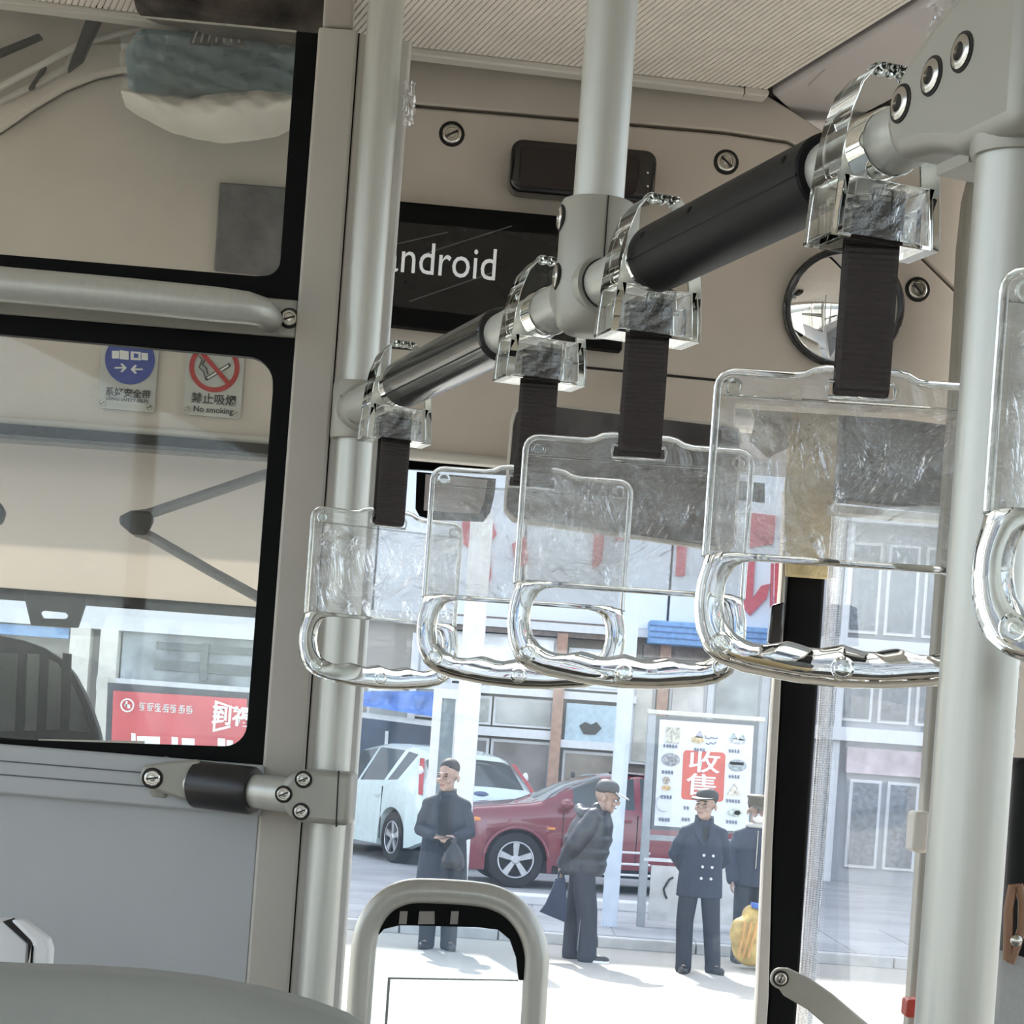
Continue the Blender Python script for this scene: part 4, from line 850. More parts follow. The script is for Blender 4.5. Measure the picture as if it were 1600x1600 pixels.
# pale block further right, seen through the door
blk = thing('grey_building', 'grey building with rows of windows seen through the front door', 'building', (9.5, 33.8, .1))
fbox('wall', 4.95, 15, .1, 16.5, 33.8, .5, mat('grey render', (.34, .35, .38), .8, var=.12, scale=.7), blk)
m_bp = mat('block pane', (.10, .12, .15), .15, var=.3)
for z0, hh in ((.35, 1.45), (2.75, .95), (4.2, 1.5), (6.6, 1.5)):
    for i in range(6):
        x0 = 5.35 + i * .62 + (.25 if z0 < 1 else 0)
        w_ = fbox('window', x0, x0 + .52, z0, z0 + hh, 33.7, .12, m_beam, blk)
        fbox('pane', x0 + .05, x0 + .47, z0 + .05, z0 + hh - .05, 33.67, .05, m_bp, w_)
for z0, hh in ((2.42, .22), (3.85, .25), (6.0, .3)): fbox('ledge', 4.95, 14, z0, z0 + hh, 33.45, .35, m_beam, blk)
fbox('shop_sign', 5.5, 9.5, 1.9, 2.32, 33.6, .1, mat('faded pink sign', (.46, .36, .38), .6, var=.15, scale=3), blk)
for px in (5.05, 5.25): fbox('pilaster', px, px + .12, .1, 12, 33.6, .2, m_beam, blk)

# ================================================================== STREET FURNITURE
# white shelter post with a framed glass panel
def upright(name, label, pts, d, th, m, cat='post'):
    o = slab(name, pts, d, th, m, None, 0, bevel=.01); return tag(o, label, cat)
zt = 4.6
def vpost(name, label, px, py, w, d, z0, z1, m, dep=.2):
    p = P(px, py, d); return tag(MB().box((p.x, d + dep / 2, (z0 + z1) / 2), (w, dep, z1 - z0)).build(name, m, bevel=.01), label, 'post')
vpost('shelter_post', 'thick white post behind the man with the black bag', 718, 1300, .235, 21.5, .1, 4.4, m_beam)
vpost('shelter_post', 'slim blue-white post right of the man in the puffer jacket', 966, 1250, .165, 21.9, .1, 4.4, mat('blue white paint', (.56, .62, .70), .5, var=.05, scale=4), .16)
sp_ = thing('shelter_screen', 'narrow framed glass panel beside the thick white post', 'screen', P(692, 1440, 21.9))
p = P(692, 1200, 21.9)
MB().plate([Vector((p.x + x, 21.9, z)) for x, z in ((-.155, .1), (.13, .1), (.13, 2.52), (-.155, 2.52))], (0, .06, 0), [[Vector((p.x + x, 21.9, z)) for x, z in ((-.06, .3), (.085, .3), (.085, 2.42), (-.06, 2.42))]]).build('frame', m_beam, sp_)
MB().box((p.x + .012, 21.94, 1.36), (.15, .01, 2.14)).build('pane', mat('grey green pane', (.24, .29, .31), .1, var=.1), sp_)
# low white railing and step
rl = thing('low_railing', 'low white railing between the slim post and the sign stand', 'railing', P(985, 1385, 24.5))
for y in (1334, 1352, 1369): MB().cyl(P(900, y - 6, 24.5), P(1016, y, 24.5), .014, 8).build('bar', m_beam, rl)
for x in (904, 1012): MB().cyl(Vector((P(x, 1340, 24.5).x, 24.5, .1)), P(x, 1326, 24.5), .016, 8).build('post', m_beam, rl)
st = tag(MB().box((P(960, 1385, 24.2).x, 24.3, .16), (2.4, .35, .12)).build('stone_step', m_beam, bevel=.02), 'low pale stone step under the white railing', 'step')

# red billboard with white lettering (left, behind the driver's glass)
DBB = 22.0
bb = thing('red_billboard', 'red billboard with white lettering in a dark frame', 'billboard', P(280, 1300, DBB))
bx = lambda x, y, d=DBB: P(x, y, d)
slab('frame', [(168, 1066), (400, 1083), (394, 1330), (158, 1316)], DBB, .12, mat('charcoal frame', (.06, .06, .07), .5), bb, bevel=.01)
m_rb = mat('billboard red', (.58, .10, .11), .45, var=.06, scale=2)
slab('face', [(177, 1079), (386, 1092), (380, 1310), (169, 1298)], DBB - .01, .02, m_rb, bb)
for x in (190, 372):
    q = P(x, 1200, DBB); MB().box((q.x, DBB + .08, .45), (.10, .08, .9)).build('leg', mat('charcoal frame', (.06, .06, .07), .5), bb)
m_bw = mat('billboard white', (.80, .76, .74), .5)
def glyph_row(px, py, n, w, h, d, m, parent, k=0, seed=1, name='glyph'):
    rnd = random.Random(seed); c0 = P(px, py, d)
    for i in range(n):
        mb = MB(); x = c0.x + i * w * 1.15
        for j in range(4): mb.box((x + rnd.uniform(-.12, .12) * w, d, c0.z + (j - 1.5) * h * .30), (w * rnd.uniform(.45, 1), .006, h * .11))
        mb.box((x + rnd.uniform(-.1, .1) * w, d, c0.z), (w * .14, .006, h)); mb.box((x + rnd.uniform(.15, .4) * w, d, c0.z - h * .12), (w * .12, .006, h * .6)); mb.box((x - rnd.uniform(.15, .4) * w, d, c0.z + h * .1), (w * .12, .006, h * .6))
        mb.build(name, m, parent)
lg = MB(); c = bx(199, 1102, DBB - .015)
lg.plate([c + Vector((.075 * cos(a), 0, .075 * sin(a))) for a in [2 * pi * i / 24 for i in range(24)]], (0, -.006, 0), [[c + Vector((.058 * cos(a), 0, .058 * sin(a))) for a in [2 * pi * i / 24 for i in range(24)]]])
lg.box(c + Vector((0, -.003, 0)), (.06, .006, .02)); lg.box(c + Vector((-.01, -.003, .02)), (.02, .006, .05)); lg.box(c + Vector((.018, -.003, -.022)), (.03, .006, .02)); lg.build('logo', m_bw, bb)
glyph_row(222, 1104, 7, .074, .085, DBB - .016, m_bw, bb, seed=4)
slab('speech_frame', [(336, 1094), (386, 1112), (386, 1115), (340, 1099), (336, 1139), (360, 1133), (360, 1137), (332, 1144)], DBB - .015, .006, m_bw, bb)
text_mesh('lettering', '到福', m_bw, .225, facing(bx(363, 1121, DBB - .014)), bb, ext=.003, bold=.006)
for x0, x1, y0 in ((205, 212, 1145), (214, 250, 1150), (268, 278, 1151), (284, 304, 1153), (340, 352, 1153), (354, 364, 1156)):
    slab('lettering', [(x0, y0), (x1, y0 + 1), (x1, y0 + 40), (x0, y0 + 40)], DBB - .015, .006, m_bw, bb)

# sign stand with the white poster
DS = 22.2
ss = thing('sign_stand', 'metal sign stand with white poster and red block', 'sign', P(1100, 1450, DS))
m_fr = mat('dull metal frame', (.36, .38, .40), .4, .5)
ps = DS / F
slab('upright', [(1013, 1112), (1027, 1113), (1007, 1452), (994, 1452)], DS, .08, m_fr, ss, bevel=.006)
slab('upright', [(1184, 1124), (1194, 1125), (1172, 1464), (1163, 1464)], DS, .08, m_fr, ss, bevel=.006)
slab('top_rail', [(1012, 1108), (1196, 1121), (1196, 1128), (1012, 1115)], DS - .03, .14, mat('pale rail', (.62, .60, .52), .4), ss, bevel=.006)
slab('poster_frame', [(1026, 1118), (1186, 1129), (1176, 1304), (1017, 1296)], DS - .01, .06, mat('dark metal frame', (.16, .17, .18), .4), ss)
slab('poster', [(1031, 1124), (1178, 1134), (1169, 1300), (1022, 1290)], DS - .018, .01, mat('poster white', (.72, .74, .78), .5, var=.02), ss)
slab('mid_rail', [(1008, 1304), (1176, 1314), (1175, 1322), (1007, 1312)], DS - .01, .06, m_fr, ss)
slab('mid_rail', [(1006, 1340), (1174, 1350), (1174, 1355), (1006, 1345)], DS - .01, .06, m_beam, ss)
slab('lower_panel', [(1018, 1352), (1172, 1361), (1166, 1446), (1012, 1438)], DS, .04, mat('worn white panel', (.56, .55, .53), .6, var=.08, scale=6), ss)
MB().tube([P(x, y, DS - .01) for x, y in ((1042, 1404), (1039, 1398), (1037, 1389), (1046, 1374), (1052, 1371))], .011, 8).build('chain_mark', M_ink, ss)
slab('base_rail', [(994, 1448), (1172, 1460), (1172, 1466), (994, 1455)], DS - .06, .2, m_fr, ss)
DQ = DS - .022
m_rr = mat('poster red', (.62, .13, .10), .5)
def sh(pts, cx, cyy): return [(x, y + .07 * (x - cx) * 0) for x, y in pts]
slab('red_block', rrect(1066, 1174, 1132, 1251, 6, .05), DQ, .004, m_rr, ss)
text_mesh('lettering', '收', mat('poster lettering', (.80, .78, .80), .5), .25, facing(P(1100, 1193, DQ - .004)) @ Matrix.Diagonal((1.45, 1.0, 1, 1)), ss, ext=.002, bold=.003)
text_mesh('lettering', '售', mat('poster lettering', (.80, .78, .80), .5), .25, facing(P(1097, 1229, DQ - .004)) @ Matrix.Diagonal((1.45, 1.0, 1, 1)), ss, ext=.002, bold=.003)
def pic(px, py, w, h, c, shape='o', nm='picture'):
    q = P(px, py, DQ - .001); n = 20
    pts = [q + Vector((w / 2 * cos(2 * pi * i / n), 0, h / 2 * sin(2 * pi * i / n))) for i in range(n)] if shape == 'o' else [q + Vector((a * w / 2, 0, b * h / 2)) for a, b in ((-1, -1), (1, -1), (1, 1), (-1, 1))] if shape == 'r' else [q + Vector((a * w / 2, 0, b * h / 2)) for a, b in ((-1, -1), (1, -1), (.4, .3), (0, 1), (-.4, .2))]
    MB().plate(pts, (0, -.004, 0)).build(nm, mat('print %.2f %.2f %.2f' % c, c, .5, var=.25, scale=30), ss)
g = (.34, .34, .35)
pic(1051, 1149, .15, .17, (.50, .48, .40), 'r'); pic(1048, 1187, .20, .14, g); pic(1041, 1219, .08, .08, (.42, .36, .30)); pic(1041, 1231, .10, .06, (.62, .44, .24)); pic(1090, 1156, .14, .08, (.60, .47, .28)); pic(1093, 1147, .09, .08, (.36, .35, .42), 't')
pic(1146, 1150, .09, .07, (.40, .46, .46), 't'); pic(1160, 1152, .09, .07, (.40, .46, .46), 't'); pic(1153, 1158, .17, .06, (.58, .60, .63)); pic(1152, 1196, .20, .13, (.32, .36, .37)); pic(1151, 1193, .15, .03, (.55, .58, .58), 'r'); pic(1147, 1233, .15, .13, (.62, .56, .46), 't'); pic(1148, 1270, .16, .09, (.50, .55, .48)); pic(1152, 1270, .07, .05, (.30, .42, .25))
q = P(1038, 1255, DQ - .002)
MB().tube([q + Vector((.09 * cos(a), 0, .09 * sin(a))) for a in [radians(100 + 12 * i) for i in range(17)]], .005, 6).build('picture', mat('print thin line', (.5, .52, .55), .5), ss)
for px, py, n_ in ((1038, 1165, 5), (1036, 1206, 4), (1034, 1245, 4), (1031, 1280, 4), (1086, 1171, 4), (1140, 1173, 4), (1140, 1213, 4), (1136, 1251, 5), (1136, 1284, 4), (1067, 1280, 3), (1070, 1262, 2)):
    glyph_row(px, py, n_, .028, .036, DQ - .004, mat('caption grey', (.20, .22, .30), .5), ss, seed=px, name='caption')
MB().tube([P(x, y, DQ - .004) for x, y in ((1102, 1149), (1103, 1153), (1108, 1154), (1112, 1152), (1116, 1154), (1122, 1153))], .006, 6).build('flourish', mat('caption grey', (.20, .22, .30), .5), ss)
MB().tube([P(x, y, DQ - .004) for x, y in ((1103, 1161), (1107, 1163), (1111, 1160), (1115, 1163), (1119, 1159))], .006, 6).build('flourish', mat('caption grey', (.20, .22, .30), .5), ss)

# ================================================================== CARS
def lerp_tab(tab, x):
    for a, b in zip(tab, tab[1:]):
        if x <= b[0]:
            t = (x - a[0]) / (b[0] - a[0]) if b[0] > a[0] else 0
            return [p + (q - p) * t for p, q in zip(a[1:], b[1:])]
    return list(tab[-1][1:])
def make_car(name, label, tab, wheels, rw, L, glass, loc, yaw, paint, sc=1.0, arch=.40, zsill=.20, spokes=5):
    """tab: x, roof/bonnet height, belt height, half width, half width on top; x runs from the nose back"""
    t = thing(name, label, 'car', loc, yaw, sc=sc)
    xs = sorted(set([round(i * L / 62, 4) for i in range(63)] + [a[0] for a in tab] + [w + arch * c for w in wheels for c in (-1, -.97, -.9, .9, .97, 1)]))
    xs = [x for x in xs if 0 <= x <= L]
    secs = []
    for x in xs:
        zt_, zb, w, wr = lerp_tab(tab, x); zs = zsill + (.10 * max(0, 1 - x / .35) + .12 * max(0, 1 - (L - x) / .4))
        for xw in wheels:
            if abs(x - xw) < arch: zs = max(zs, rw + sqrt(arch * arch - (x - xw) ** 2))
        fl = 0
        for xw in wheels:
            if abs(x - xw) < arch + .08: fl = .015
        zr = zb + (zt_ - zb) * .88
        z2 = max(.50, zs + .03); z3 = max(zb - .14, z2 + .02); z4 = max(zb, z3 + .02)
        half = [(w * .90, zs), (w * .985 + fl, zs + .012), (w + fl * .6, z2), (w, z3), (w * .965, z4), (wr, max(zr, z4 + .005)), (wr * .82, max(zt_ - .004, z4 + .008)), (wr * .4, max(zt_ + .008, z4 + .01)), (0, max(zt_ + .012, z4 + .012))]
        secs.append([(x, y, z) for y, z in half] + [(x, -y, z) for y, z in half[::-1][1:]])
    n = len(secs[0]); V = [Vector(p) for s_ in secs for p in s_]
    groups = {'body': []}
    for g_ in glass: groups.setdefault(g_[0] + str(g_), [])
    for i in range(len(secs) - 1):
        xm = (xs[i] + xs[i + 1]) / 2
        for j in range(n - 1):
            f = (i * n + j, i * n + j + 1, (i + 1) * n + j + 1, (i + 1) * n + j); dest = 'body'
            for g_ in glass:
                nm, x0, x1, cols = g_
                if x0 < xm < x1 and (j in cols or n - 2 - j in cols): dest = nm + str(g_)
                if nm == 'side_window_off' and x0 < xm < x1 and n - 2 - j in cols: dest = nm + str(g_)
            groups[dest].append(f)
    ends = [tuple(range(n)), tuple((len(secs) - 1) * n + j for j in range(n))[::-1]]
    groups['body'] += ends
    mg = mat('car glass', (.035, .045, .05), .05, var=.2, scale=2, spec=.9)
    for k_, fs in groups.items():
        if not fs: continue
        used = sorted(set(i for f in fs for i in f)); mp = {v: i for i, v in enumerate(used)}
        mb = MB(); mb.add([V[i] for i in used], [tuple(mp[i] for i in f) for f in fs])
        nm = 'body' if k_ == 'body' else k_.split('(')[0].replace('_off', '')
        o = mb.build(nm, paint if k_ == 'body' else mg, t, local=True, smooth=50)
    MB().box((L / 2, 0, .42), (L * .90, 1.16, .40)).build('underbody', M_rubber, t, local=True)
    MB().box((L / 2, 0, .28), (L * .52, 1.55, .16)).build('floor_pan', M_rubber, t, local=True)
    wmat = mat('alloy rim', (.55, .56, .58), .3, .7); tire = mat('tyre', (.018, .018, .02), .8)
    for xw in wheels:
        for sy in (-1, 1):
            w = lerp_tab(tab, xw)[2]; yo = sy * (w - .02)
            wl_ = MB().lathe((xw, yo - sy * .20, rw), (0, sy, 0), [(rw * .62, .0), (rw * .93, .0), (rw, .03), (rw, .17), (rw * .95, .198), (rw * .69, .204), (rw * .66, .17), (rw * .62, .12)], 40).build('tyre', tire, t, local=True)
            rim = MB().lathe((xw, yo - sy * .10, rw), (0, sy, 0), [(rw * .66, 0), (rw * .66, .09), (rw * .61, .095), (rw * .58, .06), (rw * .58, .015), (rw * .05, .015)], 36).build('rim', mat('rim well', (.12, .12, .13), .5, .3), t, local=True)
            for q in range(spokes):
                a = 2 * pi * q / spokes + pi / 2; ca, sa = cos(a), sin(a)
                def pp(r, off, h): return Vector((xw + (r * ca - off * sa), yo - sy * .10 + sy * h, rw + (r * sa + off * ca)))
                MB().hexa([pp(rw * .08, -.03, .05), pp(rw * .08, .03, .05), pp(rw * .62, .045, .06), pp(rw * .62, -.045, .06)], [pp(rw * .08, -.025, .085), pp(rw * .08, .025, .085), pp(rw * .62, .042, .09), pp(rw * .62, -.042, .09)]).build('spoke', wmat, rim, local=True)
            MB().lathe((xw, yo - sy * .05, rw), (0, sy, 0), [(rw * .16, 0), (rw * .16, .04), (rw * .12, .05), (rw * .02, .05)], 18).build('hub_cap', wmat, rim, local=True)
            MB().tube([Vector((xw + rw * .635 * cos(a), yo - sy * .005, rw + rw * .635 * sin(a))) for a in [2 * pi * i / 36 for i in range(36)]], rw * .028, 6, closed=True).build('rim_lip', wmat, rim, local=True)
    return t
m_mar = mat('maroon paint', (.17, .018, .03), .22, var=.04, coat=.8)
tabM = [(0, .56, .55, .60, .52), (.05, .84, .80, .72, .64), (.14, .92, .88, .79, .70), (.40, 1.0, .95, .855, .76), (.8, 1.05, .99, .875, .78), (1.12, 1.09, 1.02, .88, .79), (1.22, 1.12, 1.03, .88, .78), (1.62, 1.33, 1.05, .88, .72), (2.0, 1.475, 1.06, .88, .66), (2.5, 1.535, 1.08, .88, .64), (3.3, 1.51, 1.10, .88, .63), (3.9, 1.42, 1.13, .87, .62), (4.12, 1.25, 1.12, .86, .64), (4.3, .95, .90, .83, .72), (4.38, .7, .66, .78, .7), (4.41, .5, .48, .7, .6)]
mw = P(803, 1388, 26.8)
yawm = radians(9)
fx, fy = cos(yawm), sin(yawm)      # local x (nose to tail) in world
org = Vector((mw.x, mw.y, .1)) - (Vector((fx, fy, 0)) * .93 + Vector((-fy, fx, 0)) * -.88) * 1.04
maroon = make_car('maroon_car', 'dark red crossover car parked facing left on the sidewalk', tabM, (.93, 3.57), .355, 4.41,
                  [('windscreen', 1.24, 1.98, (5, 6, 7)), ('side_window', 1.60, 2.42, (4,)), ('side_window', 2.52, 3.30, (4,)), ('side_window', 3.40, 3.80, (4,)), ('rear_window', 3.95, 4.2, (5, 6, 7))], org, yawm, m_mar, 1.04)
T = maroon
def cpart(name, pts, ext, m, t, bevel=0): return MB().plate([Vector(p) for p in pts], ext, ()).build(name, m, t, local=True, bevel=bevel)
hl = MB(); hl.ball((.20, -.70, .80), (.17, .12, .085), 14, 9); hl.build('headlamp', mat('lamp glass', (.75, .76, .76), .1), T, local=True)
MB().ball((.42, -.79, .83), (.10, .07, .06), 12, 8, ).build('indicator', mat('amber lamp', (.75, .25, .06), .2), T, local=True)
MB().ball((.20, .70, .80), (.17, .12, .085), 14, 9).build('headlamp', mat('lamp glass', (.75, .76, .76), .1), T, local=True)
MB().box((.02, 0, .72), (.06, .9, .14)).build('grille', M_blackm, T, local=True)
MB().box((.08, 0, .42), (.10, 1.3, .16)).build('lower_intake', M_blackm, T, local=True)
MB().ball((1.52, -.98, 1.10), (.09, .11, .075), 12, 8).build('wing_mirror', m_mar, T, local=True); MB().ball((1.52, .98, 1.10), (.09, .11, .075), 12, 8).build('wing_mirror', m_mar, T, local=True)
for x in (2.28, 3.22): MB().box((x, -.885, .93), (.20, .03, .035)).build('door_handle', m_mar, T, local=True)
for x in (1.50, 2.46, 3.36): MB().box((x, -.882, .70), (.008, .012, .62)).build('door_gap', M_dark, T, local=True)
MB().box((1.35, -.895, .78), (.10, .012, .03)).build('side_repeater', mat('amber lamp', (.75, .25, .06), .2), T, local=True)
MB().box((2.25, -.86, .26), (1.7, .08, .10)).build('sill_cover', M_blackm, T, local=True)
for (xw) in (.93, 3.57):
    MB().tube([Vector((xw + .41 * cos(a), -.885, .355 + .41 * sin(a))) for a in [radians(8 + 164 * i / 18) for i in range(19)]], .022, 8).build('arch_lip', m_mar, T, local=True, smooth=60)
MB().tube([Vector((3.9, s_ * .55, 1.44)) if i == 0 else Vector((2.1, s_ * .58, 1.53)) for i in (0, 1) for s_ in (-1,)], .015, 8).build('roof_rail', M_blackm, T, local=True)
m_mint = mat('pale mint paint', (.60, .70, .68), .25, var=.03, coat=.7)
tabW = [(0, .52, .5, .62, .5), (.08, .75, .7, .78, .66), (.4, .88, .84, .87, .74), (1.0, .99, .93, .91, .78), (1.12, 1.02, .94, .915, .77), (1.55, 1.25, .96, .92, .70), (1.95, 1.43, .98, .92, .645), (2.5, 1.50, 1.0, .92, .62), (3.2, 1.48, 1.03, .915, .61), (3.68, 1.42, 1.06, .90, .60), (3.80, 1.36, 1.06, .89, .60), (4.12, 1.03, .98, .86, .66), (4.22, .92, .88, .85, .72), (4.32, .68, .64, .82, .72), (4.36, .50, .48, .76, .66)]
wp = P(748, 1359, 30.0)
yaww = radians(180 - 60 - 180 + 0)
yaww = radians(-62)               # local x (nose to tail) points right and towards the street
dx_, dy_ = cos(yaww), sin(yaww)
orgw = Vector((wp.x, wp.y, .1)) - Vector((dx_, dy_, 0)) * 4.3 * 1.17
white = make_car('white_car', 'pale mint white hatchback parked behind the dark red car', tabW, (.90, 3.54), .32, 4.36,
                 [('windscreen', 1.14, 1.93, (5, 6, 7)), ('side_window', 1.50, 2.36, (4,)), ('side_window', 2.46, 3.20, (4,)), ('side_window', 3.27, 3.56, (4,)), ('rear_window', 3.78, 4.13, (5, 6, 7))], orgw, yaww, m_mint, 1.17, arch=.37, zsill=.2)
T = white
for s_ in (-1, 1):
    tl = MB().loft([[Vector((x + dx, s_ * (y + dy), z)) for dx, dy in ((-.05, .0), (.0, .03), (.05, -.01), (.0, -.04))] for x, y, z in ((3.80, .655, 1.345), (3.90, .70, 1.24), (4.02, .755, 1.12), (4.12, .80, 1.0), (4.19, .83, .90))]).build('tail_lamp', mat('red lamp', (.40, .04, .05), .2), T, local=True, smooth=60)
    MB().ball((3.97, s_ * .745, 1.18), (.05, .04, .07), 10, 7).build('clear_lamp', mat('lamp glass', (.75, .76, .76), .1), tl, local=True)
MB().box((4.33, 0, .72), (.02, .50, .13)).build('number_plate', mat('plate blue', (.10, .18, .45), .4), T, local=True)
MB().ball((4.20, 0, .94), (.03, .12, .045), 14, 8).build('badge', mat('badge dark', (.08, .12, .22), .3), T, local=True)
MB().box((4.36, 0, .48), (.04, 1.35, .12)).build('bumper_insert', M_blackm, T, local=True)
for x in (2.20, 3.10): MB().box((x, -.925, .84), (.18, .03, .03)).build('door_handle', m_mint, T, local=True)
for x in (1.42, 2.40, 3.24): MB().box((x, -.918, .62), (.008, .012, .66)).build('door_gap', M_dark, T, local=True)
MB().ball((1.42, -1.02, 1.0), (.08, .11, .07), 12, 8).build('wing_mirror', m_mint, T, local=True); MB().ball((1.42, 1.02, 1.0), (.08, .11, .07), 12, 8).build('wing_mirror', m_mint, T, local=True)
# scooter handlebar shape behind the cars
sc_ = thing('parked_scooter', 'dark scooter parked behind the dark red car', 'scooter', P(862, 1330, 34.0))
q = P(862, 1200, 34.0); bx_, by_ = q.x, 34.0
m_sc = mat('black scooter plastic', (.03, .032, .04), .3)
for x in (-.62, .62): MB().tube([Vector((bx_ + x + .21 * cos(a), by_, .34 + .21 * sin(a))) for a in [2 * pi * i / 20 for i in range(20)]], .045, 8, closed=True).build('wheel', M_rubber, sc_)
MB().tube([Vector((bx_ + .62, by_, .34)), Vector((bx_ + .50, by_, .8)), Vector((bx_ + .40, by_, 1.22))], [.05, .07, .05], 10).build('steering_column', m_sc, sc_)
MB().tube([Vector((bx_ + .42, by_ - .33, 1.30)), Vector((bx_ + .40, by_, 1.24)), Vector((bx_ + .42, by_ + .33, 1.30))], .022, 8).build('handlebar', m_sc, sc_)
MB().loft([[Vector((bx_ + x, by_ + .15 * cos(a), z + h * sin(a))) for a in [2 * pi * i / 12 for i in range(12)]] for x, z, h in ((-.75, .78, .05), (-.5, .72, .14), (-.1, .66, .12), (.1, .42, .08), (.45, .42, .06))]).build('seat_body', m_sc, sc_, smooth=60)
for s_ in (-1, 1):
    MB().tube([Vector((bx_ + .41, by_ + s_ * .2, 1.27)), Vector((bx_ + .36, by_ + s_ * .3, 1.48))], .010, 6).build('mirror_stalk', m_sc, sc_)
    MB().ball((bx_ + .36, by_ + s_ * .3, 1.53), (.03, .08, .06), 10, 7).build('mirror', m_sc, sc_)
# ================================================================== PEOPLE
HS = 1.14
m_skin = mat('skin', (.36, .245, .195), .55, var=.05, scale=15)
m_hair = mat('black hair', (.03, .028, .028), .6, var=.2, scale=60)
def limb(mb, pts, rs, seg=10):
    mb.tube(pts, rs, seg); [mb.ball(p, r, seg, 7) for p, r in zip(pts, rs)]
def hand(mb, wrist, d, n, r=1.0, curl=.5):
    """palm along d, back of the hand towards n, five bent fingers"""
    d = Vector(d).normalized(); n = Vector(n); n = (n - d * n.dot(d)).normalized(); s_ = d.cross(n); w = Vector(wrist)
    Rm_ = Matrix((s_, n, d)).transposed()
    mb.ball(w + d * .045, (.040, .017, .052), 10, 7, Rm_)
    for i, (o, l) in enumerate(((-.030, .066), (-.010, .078), (.010, .074), (.029, .058))):
        b = w + d * .082 + s_ * o; k1 = b + d * l * .45 - n * l * .18 * curl; k2 = k1 + d * l * .30 - n * l * .45 * curl; k3 = k2 + d * l * .1 - n * l * .4 * curl
        limb(mb, [b, k1, k2, k3], [.0095, .009, .0085, .0075], 7)
    b = w + d * .03 - s_ * .034; k1 = b - s_ * .022 + d * .030 - n * .010; k2 = k1 + d * .030 - n * .018 + s_ * .004
    limb(mb, [b, k1, k2], [.012, .0105, .009], 7)
def oval(c, rx, ry, n=20, p=1.0): return [Vector((c[0] + rx * cos(2 * pi * i / n), c[1] + ry * sin(2 * pi * i / n), c[2])) for i in range(n)]
